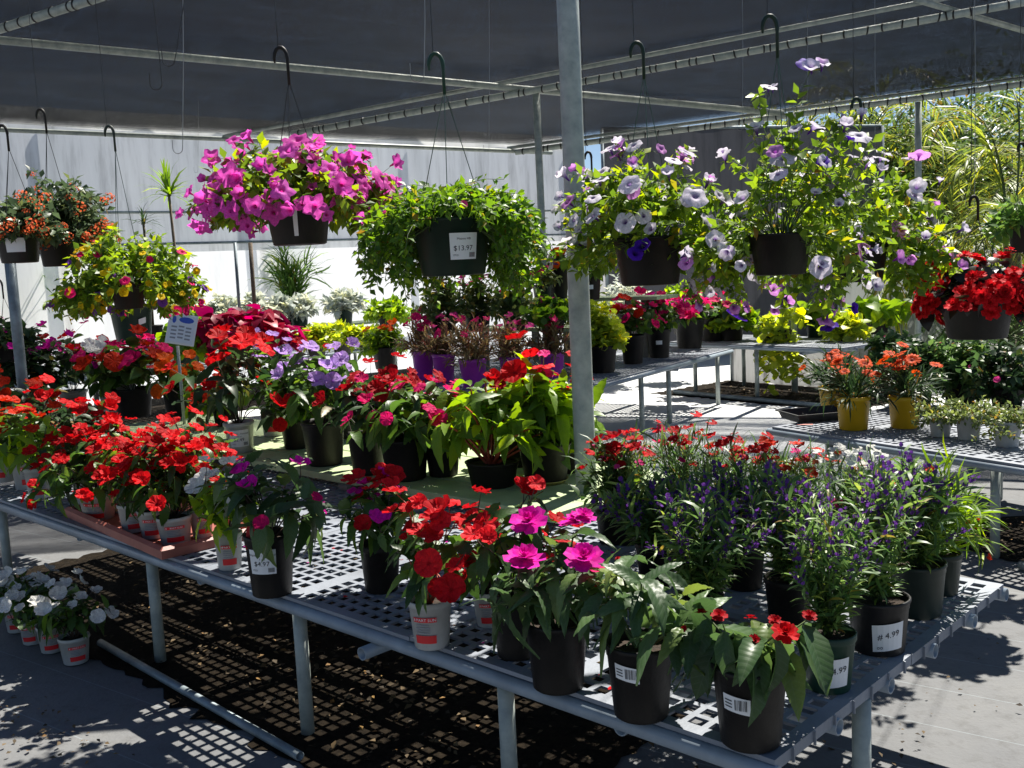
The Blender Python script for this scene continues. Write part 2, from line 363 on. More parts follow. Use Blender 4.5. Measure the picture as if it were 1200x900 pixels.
FT = dict(imp=[flat_flower(seed=1), flat_flower(seed=2, cup=.3), flat_flower(seed=3, ruf=.1), flat_flower(seed=4, cup=-.1, ruf=.08), flat_flower(seed=15, cup=.45, ruf=.1)], trump=[trumpet(seed=1), trumpet(seed=2, cup=.5, skew=1), trumpet(seed=11, cup=-.5, skew=.6), trumpet(seed=12, cup=1.1)], star=[trumpet(lobe=.2, point=1, seed=3), trumpet(lobe=.2, point=1, seed=4, cup=.5, skew=1), trumpet(lobe=.22, point=1, seed=13, cup=-.4, skew=1), trumpet(lobe=.16, point=1, seed=14, cup=1)],
          cali=[trumpet(10, .06, 0, 5, .6)], daisy=[daisy(seed=s) for s in (3, 4)], ruf=[ruffle(seed=s) for s in (5, 6)],
          dian=[flat_flower(5, 4, .05, .12, ruf=.08, seed=8)], clus=[cluster()], bud=[trumpet(8, 0, 0, 9, 1.6)])
_fm = {}
def flower_mesh(kind, mat, i):
    i %= len(FT[kind]); k = (kind, mat, i)
    if k not in _fm:
        v, f = FT[kind][i]; me = bpy.data.meshes.new('flower'); me.from_pydata(v.tolist(), [], [tuple(int(a) for a in q) for q in f]); me.materials.append(M[mat])
        if kind in ('trump', 'star', 'cali', 'bud'): me.polygons.foreach_set('use_smooth', [True]*len(me.polygons))
        _fm[k] = me
    return _fm[k]
_lm = {}
def leaf_mesh(tpl, mat, i):
    k = (id(tpl), mat, i)
    if k not in _lm:
        v, f = tpl[i]; me = bpy.data.meshes.new('leaf'); me.from_pydata(v.tolist(), [], f.tolist()); me.materials.append(M[mat])
        me.polygons.foreach_set('use_smooth', [True]*len(me.polygons)); _lm[k] = me
    return _lm[k]
def unit(a): return a/(np.linalg.norm(a, axis=-1, keepdims=True)+1e-9)
def frames(d, up):
    """matrices whose Y is d and whose Z leans to up"""
    d = unit(d); x = unit(np.cross(d, up)); z = np.cross(x, d)
    return np.stack([x, d, z], axis=-1)                     # columns
def scatter(tpl, pos, R, s):
    tv, tf = tpl; n = len(pos); k = len(tv)
    v = np.einsum('nij,kj->nki', R, tv)*s[:, None, None] + pos[:, None, :]
    f = (tf[None, :, :] + (np.arange(n)*k)[:, None, None]).reshape(-1, tf.shape[1])
    return v.reshape(-1, 3), f
def shoots(rg, n, r0, el, ln, droop, seg=6, wob=.15):
    az = np.arange(n)*2.39996 + rg.uniform(-.5, .5, n); e = np.radians(rg.uniform(el[0], el[1], n)); L = rg.uniform(ln[0], ln[1], n)
    d0 = np.stack([np.cos(e)*np.cos(az), np.cos(e)*np.sin(az), np.sin(e)], -1)
    rr = r0*np.sqrt(rg.uniform(0, 1, n)); p = np.stack([rr*np.cos(az), rr*np.sin(az), np.zeros(n)], -1)
    pts = [p]; d = d0.copy(); wv = rg.normal(0, wob, (n, 3))
    for i in range(seg):
        d = unit(d + np.array([0, 0, -droop])/seg*(i+1)/2 + wv/seg + rg.normal(0, wob*.4, (n, 3))/2)
        p = p + d*(L/seg)[:, None]; pts.append(p)
    return np.stack(pts, 1)
def on_shoots(rg, pts, per, t0, t1, ang, jit=.3, bias=1.0):
    n, k, _ = pts.shape; t = t0+(t1-t0)*(np.arange(per)+.5)/per
    t = np.clip(t[None, :]**bias + rg.uniform(-.03, .03, (n, per)), 0, .999)*(k-1)
    i = t.astype(int); fr = t-i; idx = np.arange(n)[:, None]
    a = pts[idx, i]; b = pts[idx, i+1]; pos = a+(b-a)*fr[..., None]; tan = unit(b-a)
    ph = (np.arange(per)*2.4)[None, :] + rg.uniform(0, 6.28, (n, 1)) + rg.uniform(-jit, jit, (n, per))
    s1 = unit(np.cross(tan, np.array([.31, .17, .93]))); s2 = np.cross(tan, s1)
    pe = s1*np.cos(ph)[..., None]+s2*np.sin(ph)[..., None]
    an = np.radians(ang)+rg.uniform(-jit, jit, (n, per))
    d = tan*np.cos(an)[..., None]+pe*np.sin(an)[..., None]
    return pos.reshape(-1, 3), d.reshape(-1, 3), tan.reshape(-1, 3)
def stems_mesh(pts, r):
    n, k, _ = pts.shape; t = unit(np.gradient(pts, axis=1)); a = unit(np.cross(t, np.array([.3, .2, .9]))); b = np.cross(t, a)
    rad = r*np.linspace(1, .5, k)[None, :, None]
    rings = np.stack([pts+rad*(a*math.cos(q)+b*math.sin(q)) for q in (0, 2.094, 4.189)], 2)   # n,k,3,3
    v = rings.reshape(-1, 3); base = (np.arange(n)[:, None, None]*k + np.arange(k-1)[None, :, None])*3; j = np.arange(3)[None, None, :]; j2 = (j+1) % 3
    f = np.stack([base+j, base+j2, base+3+j2, base+3+j], -1).reshape(-1, 4)
    return v, f

def grow(root, z0, R, H, seed, n=12, el=(40, 85), droop=.3, r0=.03, leaf=T_MED, lm='l_imp', per=8, t0=.3, t1=1, ang=65, ls=.06, sag=.15,
         leafobj=False, stem='stem', sr=.003, fl=(), down=None, seg=6, wob=.2, tilt=.4, lsv=.3, clear=0):
    """grow shoots out of a pot up to spread R and height H; leaves on the shoots, flowers (fl) on the tips.
    fl: list of (template, material, count, size, where) with where in tip / top / along / low"""
    rg = np.random.default_rng(seed)
    pts = shoots(rg, n, r0, el, (.7, 1.05), droop, seg, wob)
    xy = np.abs(pts[..., :2]).max(); pts[..., :2] *= R/max(xy, 1e-6)
    zz = pts[..., 2].max()
    if down is None: pts[..., 2] *= H/max(zz, .05)
    else:
        zmin = pts[..., 2].min(); pts[..., 2] = np.where(pts[..., 2] > 0, pts[..., 2]*H/max(zz, .05), pts[..., 2]*down/max(-zmin, .05))
    pts[..., 2] += z0
    if clear:                                                # shoots that would hang across the front of the pot are left out
        tc_ = unit(CAM[:2]-np.array(root.location)[:2]); fd = pts[..., :2] @ tc_; lt = np.abs(pts[..., 0]*tc_[1]-pts[..., 1]*tc_[0])
        pts = pts[~((pts[..., 2] < z0*.8) & (fd > 0) & (lt < clear)).any(axis=1)]; n = len(pts)
    v, f = stems_mesh(pts, sr); mk('stems', v, f, M[stem], root, True, 'stuff')
    if per:
        pos, d, tan = on_shoots(rg, pts, per, t0, t1, ang)
        d = d + np.array([0, 0, -sag]) + rg.normal(0, .12, d.shape)
        up = unit(np.array([0, 0, 1.0]) + rg.normal(0, tilt, d.shape)); Rm = frames(d, up)
        s = ls*rg.uniform(1-lsv, 1+lsv, len(pos))
        if clear:                                            # nothing grows through or right in front of the pot wall
            tc_ = unit(CAM[:2]-np.array(root.location)[:2]); fd = pos[:, :2] @ tc_; lt = np.abs(pos[:, 0]*tc_[1]-pos[:, 1]*tc_[0])
            keep = ~((pos[:, 2] < z0*.98) & (((fd > -clear*.3) & (lt < clear*1.05) & (rg.uniform(0, 1, len(pos)) < .93)) | (np.hypot(pos[:, 0], pos[:, 1]) < clear)))
            pos, d, s, Rm = pos[keep], d[keep], s[keep], Rm[keep]
        if leafobj:
            k = len(leaf)
            order = range(min(len(pos), 290))
            for i in order:
                o = ob('leaf', leaf_mesh(leaf, lm, int(rg.integers(k))), root)
                o.matrix_basis = Matrix.Translation(Vector(pos[i])) @ Matrix(Rm[i].tolist()).to_4x4() @ Matrix.Scale(float(s[i]), 4)
        else:
            tp = leaf[0] if isinstance(leaf, list) else leaf
            v, f = scatter(tp, pos, Rm, s); mk('foliage', v, f, M[lm], root, tp is T_MED or tp is HEART, 'stuff')
    c = np.array([0, 0, z0])
    for (tk, fm, cnt, size, where) in fl:
        if where == 'along':
            pos, d, tan = on_shoots(rg, pts, cnt, .62, 1, 80); Rm = frames(d, unit(tan+rg.normal(0, .3, tan.shape)))
            A, B, Cc = Rm[..., 0], Rm[..., 1], Rm[..., 2]; Rm = np.stack([A, Cc, B], -1)
            pos = pos + d*size*.8
            tv, tf = FT[tk][0]; tf3 = np.array([q[:3] for q in tf]+[(q[0], q[2], q[3]) for q in tf if len(q) == 4])
            v, f = scatter((tv, tf3), pos, Rm, size*rg.uniform(.6, 1.2, len(pos))); mk('blossoms', v, f, M[fm], root, False, 'stuff'); continue
        tips = pts[:, -1]; td = unit(pts[:, -1]-pts[:, -2])
        if where == 'top': w = tips[:, 2]+rg.uniform(0, .5, n)*(np.ptp(tips[:, 2])+.01); idx = np.argsort(-w)[:cnt]
        elif where == 'low': idx = np.argsort(tips[:, 2])[:cnt]
        elif where == 'front':
            tv_ = unit(CAM[:2]-np.array(root.location)[:2]); w = tips[:, :2] @ tv_ + rg.uniform(0, 1, n)*R; idx = np.argsort(-w)[:cnt]
        else: idx = rg.permutation(n)[:cnt]
        extra = cnt-len(idx)
        if extra > 0: idx = np.concatenate([idx, rg.integers(0, n, extra)])
        pos = tips[idx] + rg.normal(0, size*.55, (len(idx), 3)); out = unit(pos-c+np.array([0, 0, .001]))
        nrm = unit(out*.75+np.array([0, 0, .45])+rg.normal(0, .33, out.shape)+unit(CAM-np.array(root.location)-c)*.25)
        pos = pos + nrm*size*.7
        yy = unit(np.cross(nrm, rg.normal(0, 1, nrm.shape))); xx = np.cross(yy, nrm)
        if cnt <= 290 and size > .007:
            for i in range(len(idx)):
                o = ob('flower', flower_mesh(tk, fm, i), root); s = size*float(rg.uniform(.62, 1.15))
                Rm = Matrix(np.stack([xx[i], yy[i], nrm[i]], -1).tolist()).to_4x4()
                o.matrix_basis = Matrix.Translation(Vector(pos[i])) @ Rm @ Matrix.Scale(s, 4)
        if tk in ('trump', 'star', 'imp', 'dian', 'daisy'):          # flower stalks
            st = np.stack([tips[idx], (tips[idx]+pos)/2, pos-nrm*size*(.8 if tk in ('trump', 'star') else .06)], 1); v, f = stems_mesh(st, sr*.6); mk('flower_stalks', v, f, M[stem], root, True, 'stuff')
    return pts

def text2d(s, size, _c={}):
    if s not in _c:
        cu = bpy.data.curves.new('t', 'FONT'); cu.body = s; cu.align_x = 'CENTER'; cu.align_y = 'CENTER'; cu.size = 1; cu.resolution_u = 2
        o = bpy.data.objects.new('t', cu); col.objects.link(o); dg = bpy.context.evaluated_depsgraph_get(); me = o.evaluated_get(dg).to_mesh()
        _c[s] = (np.array([tuple(v.co) for v in me.vertices]).reshape(-1, 3), [tuple(p.vertices) for p in me.polygons])
        o.evaluated_get(dg).to_mesh_clear(); bpy.data.objects.remove(o); bpy.data.curves.remove(cu)
    v, f = _c[s]; return v[:, :2]*size, f
class Wrap:
    """prints flat artwork onto the side of a tapered pot"""
    def __init__(s, rb, rt, h, ang): s.rb, s.rt, s.h, s.a = rb, rt, h, ang
    def pt(s, u, z, off):
        r = s.rb+(s.rt-s.rb)*z/s.h + off; rm = s.rb+(s.rt-s.rb)*.6; a = s.a+u/rm; return (r*math.cos(a), r*math.sin(a), z)
    def rect(s, g, u0, u1, z0, z1, off, tilt=0, n=6):
        b = []
        for j in range(n+1):
            u = u0+(u1-u0)*j/n
            for z in (z0, z1): b.append(s.pt(u, z+tilt*(u-(u0+u1)/2), off))
        g.add(b, [(2*j, 2*j+2, 2*j+3, 2*j+1) for j in range(n)])
    def text(s, g, t, size, u, z, off, tilt=0):
        v, f = text2d(t, size)
        if len(v): g.add([s.pt(u+a, z+b+tilt*a, off) for a, b in v], f)

def toward_cam(loc): return math.atan2(-float(loc[1]), -float(loc[0]))
POTMAT = dict(black='pot_black', green='pot_green', dkgreen='pot_dkgreen', white='pot_white', purple='pot_purple', yellow='pot_yellow', grey='pot_blackgrey', greygreen='pot_greygreen')
def pot(root, r, h, style, seed=0, taper=.78, lab=None, detail=True):
    """a thin-walled nursery pot with rolled rim, soil, and its printed label"""
    rb = r*taper; n = 28 if r*F/max(depth(root.location), .1) > 16 else 18; th = .0025
    g = G()
    prof = [(rb*.25, .004), (rb*.93, 0), (rb, .004), (rb+(r-rb)*.86, h*.86), (r*1.0, h*.865), (r*1.035, h*.9), (r*1.035, h*.985), (r*1.01, h), (r*.965, h), (r*.94, h*.9), (r*.92, h*.8)]
    if style in ('black', 'grey', 'greygreen', 'green', 'dkgreen') and r > .07:
        prof = [(rb*.25, .004), (rb*.93, 0), (rb, .004), (rb*1.0, h*.06), (rb*1.012, h*.07), (rb+(r-rb)*.8, h*.82), (r*.985, h*.83), (r*1.0, h*.93), (r*1.04, h*.945), (r*1.045, h*.985), (r*1.02, h), (r*.965, h), (r*.95, h*.9), (r*.93, h*.8)]
    g.lathe(prof, n); g.out('pot', M[POTMAT[style]], root, True)
    rg = random.Random(seed); g = G(); m = 14
    v = [(0, 0, h*.9)]
    for k, q in ((1, .5), (2, .955)):
        for j in range(m): a = j*6.2832/m; v.append((r*q*math.cos(a), r*q*math.sin(a), h*(.87+rg.uniform(-.015, .03))))
    f = [(0, 1+j, 1+(j+1) % m) for j in range(m)]+[(1+j, 1+m+j, 1+m+(j+1) % m, 1+(j+1) % m) for j in range(m)]
    g.add(v, f); g.out('soil', M['soil'], root, True)
    loc = root.location; W = Wrap(rb, r, h, toward_cam(loc)+(lab or {}).get('da', 0))
    if style == 'white' and (lab is None or lab.get('print', 1)):
        W2 = Wrap(rb, r, h, toward_cam(loc)+rg.uniform(-.5, .3) if lab is None else W.a); g = G(); w = r*.55; o = r*.045+.001
        W2.rect(g, -w*.95, w*.9, h*.17, h*.34, o); g.out('printed_band', M['redink'], root); g = G(); W2.rect(g, -w, w*.95, h*.62, h*.72, o); pr = g.out('printed_band', M['redink'], root)
        if detail:
            g = G(); W2.text(g, 'PART SUN', h*.085, w*.12, h*.67, o+.001)
            hs = h*.035; W2.rect(g, -w*.88, -w*.8, h*.645, h*.695, o+.001, 0, 1); g.out('lettering', M['card'], pr)
            g = G(); rr = random.Random(seed)
            for i in range(4): W2.rect(g, -w*.8, w*rr.uniform(.1, .8), h*(.55-.055*i), h*(.55-.055*i+.018), o)
            g.out('fine_print', M['greyink'], root)
    if lab and lab.get('t') == 'price':
        w, hh, zc = lab.get('w', r*.62), lab.get('h', h*.36), lab.get('z', .5)*h; ti = lab.get('tilt', 0); g = G(); o = r*.05
        W.rect(g, -w, w, zc-hh/2, zc+hh/2, o, ti); pl = g.out('price_label', M['card'], root)
        g = G(); W.text(g, lab['price'], hh*.27, -w*.05, zc-hh*.08, o+.001, ti)
        W.text(g, lab.get('head', 'Impatiens - Assorted'), hh*.12, 0, zc+hh*.28, o+.001, ti)
        if lab.get('sub'): W.text(g, lab['sub'], hh*.12, 0, zc+hh*.12, o+.001, ti)
        W.text(g, '17521', hh*.1, -w*.6, zc-hh*.34, o+.001, ti)
        for i in range(7): W.rect(g, w*(.42+.065*i), w*(.42+.065*i+.035), zc-hh*.42, zc-hh*.24, o+.001, ti, 1)
        g.out('lettering', M['ink'], pl)
    if lab and lab.get('t') == 'hand':
        w, hh, zc = r*.52, h*.5, .4*h; g = G(); o = r*.03; W.rect(g, -w, w, zc-hh/2, zc+hh/2, o, .1); pl = g.out('price_label', M['card'], root)
        g = G(); W.text(g, '# 4.99', hh*.3, 0, zc+hh*.08, o+.001, .22); W.text(g, 'oo', hh*.2, -w*.55, zc-hh*.38, o+.001, .1); g.out('lettering', M['ink'], pl)
    if lab and lab.get('t') == 'bar':
        w, hh, zc = r*.36, h*.2, lab.get('z', .62)*h; g = G(); o = r*.04; W.rect(g, -w, w, zc-hh/2, zc+hh/2, o, -.12); pl = g.out('price_label', M['card'], root)
        g = G()
        for i in range(9): W.rect(g, w*(-.1+.1*i), w*(-.1+.1*i+rg.choice((.03, .06))), zc-hh*.32, zc+hh*.34, o+.001, -.12, 1)
        for i in range(3): W.rect(g, -w*.85, -w*.3, zc+hh*(.2-.2*i), zc+hh*(.27-.2*i), o+.001, -.12, 2)
        g.out('lettering', M['ink'], pl)
    if lab and lab.get('t') == 'blank':
        w, hh, zc = lab.get('w', r*.3), lab.get('h', h*.2), lab.get('z', .6)*h; g = G(); W.rect(g, -w, w, zc-hh/2, zc+hh/2, r*.045, lab.get('tilt', 0)); g.out('price_label', M['card'], root)
    return h*.87

def hanger(root, h, r, top, mat='black_wire', hookmat='pot_black', hook=.09, n=3, turn=0):
    """basket wires up to a plastic hook whose crook sits at height top"""
    hook = hook*.8
    for k in range(n):
        a = turn+k*6.2832/n; g = G(); g.tube([(r*math.cos(a), r*math.sin(a), h*.97), (0, 0, top-hook*1.2)], .0016, 5); g.out('hanger_wire', M[mat], root)
    t = [(0, 0, top-hook*1.35), (0, 0, top-hook*.5)]
    for k in range(9): q = math.pi*k/8*1.1; t.append((-hook*.24*(1-math.cos(q)), 0, top-hook*.42+hook*.42*math.sin(q)))
    g = G(); g.tube([(x, y, z) for x, y, z in t], [.006]*2+[.0075]*7+[.006, .0035], 8); g.out('hook', M[hookmat], root, True)

def wire(name, label, p0, p1, hook=.05, r=.0016, mat='steel_wire', group='hanging wires below the shade roof'):
    """a bare wire hung from overhead with an upturned crook at its lower end"""
    p0, p1 = np.asarray(p0, float), np.asarray(p1, float); c = [p0, p0*.5+p1*.5+np.array([.004, 0, 0])]
    c += [p1+np.array([-hook*.5+hook*.5*math.cos(q), 0, -hook*.5*math.sin(q)]) for q in np.linspace(0, math.pi, 7)]
    c.append(c[-1]+np.array([0, 0, hook*.9]))
    g = G(); g.tube(c, r, 6); o = g.out(name, M[mat]); return tag(o, label, 'wire', group)

# ------------------------------------------------------------------ the ground
def ground_mat():
    m, n, l = newmat('weed_fabric_and_concrete'); b = n['Principled BSDF']; tc = n.new('ShaderNodeTexCoord')
    n1 = noise(n, l, tc.outputs['Object'], .7, 8, .65); n2 = noise(n, l, tc.outputs['Object'], 14, 6, .7)
    r1 = ramp(n, l, n1.outputs[0], [(.3, (.1, .104, .112)), (.55, (.14, .143, .147)), (.75, (.18, .18, .176))])
    r2 = ramp(n, l, n2.outputs[0], [(.28, (.6, .58, .55)), (.5, (1, 1, 1)), (.8, (1.0, 1.0, 1.0))])
    mx = n.new('ShaderNodeMix'); mx.data_type = 'RGBA'; mx.blend_type = 'MULTIPLY'; mx.inputs[0].default_value = .7
    l.new(r1.outputs[0], mx.inputs[6]); l.new(r2.outputs[0], mx.inputs[7]); colr = mx.outputs[2]
    mp = n.new('ShaderNodeMapping'); mp.inputs['Rotation'].default_value = (0, 0, .62); l.new(tc.outputs['Object'], mp.inputs[0])
    sp = n.new('ShaderNodeSeparateXYZ'); l.new(mp.outputs[0], sp.inputs[0])
    md = n.new('ShaderNodeMath'); md.operation = 'PINGPONG'; md.inputs[1].default_value = .155; l.new(sp.outputs[1], md.inputs[0])
    lt = n.new('ShaderNodeMath'); lt.operation = 'LESS_THAN'; lt.inputs[1].default_value = .0025; l.new(md.outputs[0], lt.inputs[0])
    m2 = n.new('ShaderNodeMix'); m2.data_type = 'RGBA'; m2.inputs[7].default_value = (.26, .3, .32, 1)
    ml = n.new('ShaderNodeMath'); ml.operation = 'MULTIPLY'; ml.inputs[1].default_value = .45; l.new(lt.outputs[0], ml.inputs[0])
    l.new(ml.outputs[0], m2.inputs[0]); l.new(colr, m2.inputs[6]); l.new(m2.outputs[2], b.inputs['Base Color'])
    b.inputs['Roughness'].default_value = .85
    bp = n.new('ShaderNodeBump'); bp.inputs['Strength'].default_value = .35; bp.inputs['Distance'].default_value = .01; n3 = noise(n, l, tc.outputs['Object'], 60, 4); l.new(n3.outputs[0], bp.inputs['Height']); l.new(bp.outputs[0], b.inputs['Normal'])
    return m
g = G(); g.add([(-300, -300, 0), (300, -300, 0), (300, 300, 0), (-300, 300, 0)], [(0, 1, 2, 3)]); o = g.out('ground', ground_mat()); o['kind'] = 'structure'

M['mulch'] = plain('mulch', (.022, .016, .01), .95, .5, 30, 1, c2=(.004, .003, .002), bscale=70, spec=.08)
M['slab'] = plain('pale_slab', (.62, .63, .63), .85, .2, 1.3, .15, c2=(.5, .51, .52))
def patch(name, pts, z, mat, seed):
    """an irregular sheet of bare soil"""
    rg = np.random.default_rng(seed); pts = np.asarray(pts, float)[:, :2]; out = []
    for i in range(len(pts)):
        a, b = pts[i], pts[(i+1) % len(pts)]; k = max(3, int(np.linalg.norm(b-a)/.05))
        nrm = np.array([-(b-a)[1], (b-a)[0]])/np.linalg.norm(b-a)
        for j in range(k): out.append(a+(b-a)*j/k+nrm*rg.normal(0, .022))
    v = [(p[0], p[1], z) for p in out]; c = np.mean(out, 0); v.append((c[0], c[1], z)); n = len(out)
    o = mk(name, v[:n], [tuple(range(n))], mat); o['kind'] = 'structure'; return o
def litter(name, pts, n, seed, size=.03, mat='l_litter', z=.006, label=None):
    rg = np.random.default_rng(seed); pts = np.asarray(pts, float)[:, :2]; k = len(pts); w = rg.dirichlet(np.ones(k)*.8, n)
    p = w @ pts; pos = np.column_stack([p, np.full(n, z)+rg.uniform(0, .02, n)]); d = unit(np.column_stack([rg.normal(0, 1, (n, 2)), rg.normal(0, .15, n)]))
    v, f = scatter(T_SMALL, pos, frames(d, unit(np.array([0, 0, 1])+rg.normal(0, .25, (n, 3)))), size*rg.uniform(.5, 1.3, n)); o = mk(name, v, f, M[mat], kind='stuff')
    o['label'] = label or 'dry brown leaf litter scattered over bare soil under the benches'; o['category'] = 'leaf litter'; return o

# ------------------------------------------------------------------ bench kit
def v2(p): return np.array([p[0], p[1]], float)
_panel = {}
def panel_mesh(du, dw, px=.05, py=.05, ribs=True):
    k = (round(du, 3), round(dw, 3), px)
    if k in _panel: return _panel[k]
    mg = .03; nx = int((du-2*mg)/px); ny = int((dw-2*mg)/py); px = (du-2*mg)/nx; py = (dw-2*mg)/ny; hx, hy = px*.7, py*.68; t = .007
    g = G(); v = []; f = []
    def quad(x0, x1, y0, y1):
        b = len(v); v.extend([(x0, y0, 0), (x1, y0, 0), (x1, y1, 0), (x0, y1, 0)]); f.append((b, b+1, b+2, b+3))
    X = [(mg+px*(i+.5)-hx/2, mg+px*(i+.5)+hx/2) for i in range(nx)]; Y = [(mg+py*(j+.5)-hy/2, mg+py*(j+.5)+hy/2) for j in range(ny)]
    ye = [0]+[q for a in Y for q in a]+[dw]; xe = [0]+[q for a in X for q in a]+[du]; mid = nx//2
    for j in range(0, len(ye), 2): quad(0, du, ye[j], ye[j+1])
    for (y0, y1) in Y:
        for i in range(0, len(xe), 2): quad(xe[i], xe[i+1], y0, y1)
        for i, (x0, x1) in enumerate(X):
            if i == mid: quad(x0, x1, y0, y1); continue          # a solid bar down the middle of each moulded sheet
            b = len(v); v.extend([(x0, y0, 0), (x1, y0, 0), (x1, y1, 0), (x0, y1, 0), (x0, y0, -t), (x1, y0, -t), (x1, y1, -t), (x0, y1, -t)])
            f.extend([(b, b+4, b+5, b+1), (b+1, b+5, b+6, b+2), (b+2, b+6, b+7, b+3), (b+3, b+7, b+4, b)])
    g.add(v, f); s = .028; w = .004
    for (x0, y0, x1, y1) in ((0, 0, du, 0), (du, 0, du, dw), (du, dw, 0, dw), (0, dw, 0, 0)):
        d = np.array([x1-x0, y1-y0]); L = np.linalg.norm(d); d /= L; nn = np.array([d[1], -d[0]])
        if y0 == 0 and y1 == 0: g.add([(x0, y0, 0), (x1, y1, 0), (x1, y1, -.012), (x0, y0, -.012)], [(0, 3, 2, 1)]); continue
        g.add([(x0, y0, 0), (x1, y1, 0), (x1, y1, -s), (x0, y0, -s)], [(0, 3, 2, 1)])
        for q in np.arange(.05, L-.02, .1):
            c = np.array([x0, y0])+d*q; g.add([(*(c-d*w/2), 0), (*(c+d*w/2), 0), (*(c+d*w/2), -s-.006), (*(c-d*w/2), -s-.006), (*(c+nn*.006-d*w/2), -.002), (*(c+nn*.006+d*w/2), -.002), (*(c+nn*.006+d*w/2), -s-.006), (*(c+nn*.006-d*w/2), -s-.006)],
                                             [(4, 5, 6, 7), (0, 4, 7, 3), (5, 1, 2, 6), (3, 7, 6, 2), (0, 1, 5, 4)])
    me = bpy.data.meshes.new('mesh_panel'); me.from_pydata(np.vstack(g.v).tolist(), [], g.f); me.materials.append(M['mesh']); _panel[k] = me; return me
def mesh_bench(label, o, u, w, Lu, Lw, z, nu, nw, legs, rails=5, pr=.021, legr=.024, ends=.03, cross=(), gap=.004, cell=.05, front=True, group='plastic mesh plant benches'):
    o, u, w = v2(o), v2(u)/np.linalg.norm(v2(u)), v2(w)/np.linalg.norm(v2(w))
    root = thing('plant_bench', label, 'bench', (*o, 0), group); R = Matrix(((u[0], w[0], 0, 0), (u[1], w[1], 0, 0), (0, 0, 1, 0), (0, 0, 0, 1)))
    flip = (u[0]*w[1]-u[1]*w[0]) < 0
    root.matrix_basis = Matrix.Translation((o[0], o[1], 0)) @ R if not flip else Matrix.Translation((o[0], o[1], 0))
    def X(a, b, c): return (a, b, c) if not flip else (u[0]*a+w[0]*b, u[1]*a+w[1]*b, c)
    du, dw = Lu/nu, Lw/nw; rg = random.Random(int(o[0]*100))
    for i in range(nu):
        for j in range(nw):
            p = ob('mesh_panel', panel_mesh(du-gap, dw-gap, cell), root)
            ti = Matrix.Rotation(rg.uniform(-.004, .004), 4, 'X') @ Matrix.Rotation(rg.uniform(-.003, .003), 4, 'Y')
            T = Matrix.Translation((i*du, j*dw, z)) @ ti
            if flip: T = R @ T
            p.matrix_basis = T
    zr = z-.013-pr
    for k in range(rails):
        b = Lw*(k/(rails-1)); e = ends*(rg.uniform(.4, 1.2))
        gg = G(); gg.tube([X(-e, b, zr), X(Lu+e, b, zr)], pr, 14, .82); gg.out('rail', M['pvc'], root, True)
    for c in cross:
        gg = G(); gg.tube([X(c, -.05 if c == 1.37 else .04, zr-2*pr), X(c, Lw-.03, zr-2*pr)], pr, 14, .82); gg.out('cross_rail', M['pvc'], root, True)
    for (a, b) in legs:
        gg = G(); gg.tube([X(a, b, 0), X(a, b, zr-pr*.6)], legr, 14); gg.out('leg', M['galv'], root, True)
    return root

# front bench
ZA = .52
A0 = P(908, 891, ZA); uA = np.array([-.722, .692]); wA = np.array([.692, .722])
def onA(a, b): p = v2(A0)+uA*a+wA*b; return p
legsA = [((v2(P(px, py, .5))-v2(A0)) @ uA, .06) for px, py in ((140, 650), (297, 715), (533, 805))]
legsA += [(.035, .5), (.95, 1.38), (4.6, .06), (legsA[0][0], 1.38), (legsA[1][0], 1.38), (legsA[2][0], 1.38)]
benchA = mesh_bench('long pale grey plastic mesh bench filling the foreground', A0, uA, wA, 4.8, 1.46, ZA, 4, 2, legsA, ends=.012, cell=.055, cross=[1.37, 2.5, .45, 3.6], rails=6)

# green board bench along its far side
ZB = .585
uR = float((v2(P(712, 596, ZB))-v2(A0)) @ uA)
rb = thing('board_bench', 'bench of pale green painted boards behind the front mesh bench', 'bench', (*onA(uR, 1.15), 0))
rb.matrix_basis = Matrix.Translation((*onA(uR, 1.15), 0)) @ Matrix(((uA[0], wA[0], 0, 0), (uA[1], wA[1], 0, 0), (0, 0, 1, 0), (0, 0, 0, 1)))
for k, (w0, wd, s, e) in enumerate(((0, .235, .12, 4.3), (.245, .22, .0, 4.5), (.475, .23, -.04, 4.4), (.715, .2, .1, 4.5))):
    g = G(); n = 9; v = []; rg = random.Random(k)
    for i in range(n):
        x = s+(e-s)*i/(n-1); zz = rg.uniform(-.002, .003)
        v += [(x, w0, ZB-.034), (x, w0+wd, ZB-.034), (x, w0+wd, ZB+zz-.003), (x, w0+wd-.004, ZB+zz), (x, w0+.004, ZB+zz), (x, w0, ZB+zz-.003)]
    f = [(i*6+j, i*6+(j+1) % 6, i*6+6+(j+1) % 6, i*6+6+j) for i in range(n-1) for j in range(6)]+[tuple(range(5, -1, -1)), tuple(range((n-1)*6, n*6))]
    g.add(v, f); g.out('plank', M['greenwood'], rb)
for x in (.35, 1.5, 2.8, 4.1):
    g = G(); g.box((x, .44, .5365), (.07, .93, .026)); g.out('batten', M['greywood'], rb)
    g = G(); g.box((x, .86, .261), (.07, .07, .5215)); g.out('leg', M['greywood'], rb)

# right-hand bench
E0 = P(905, 500, ZA); uE = unit(v2(P(1200, 545, ZA))-v2(E0)); wE = np.array([-uE[1], uE[0]])
legsE = [((v2(P(1172, 640, .05))-v2(E0)) @ uE, .07), (.35, .12), (.75, 1.2), (.2, 1.25), (1.9, 1.25)]
benchE = mesh_bench('plastic mesh bench at right with yellow pots on it', E0, uE, wE, 2.8, 1.4, ZA, 3, 2, legsE, cross=[.5, 1.35, 2.2])
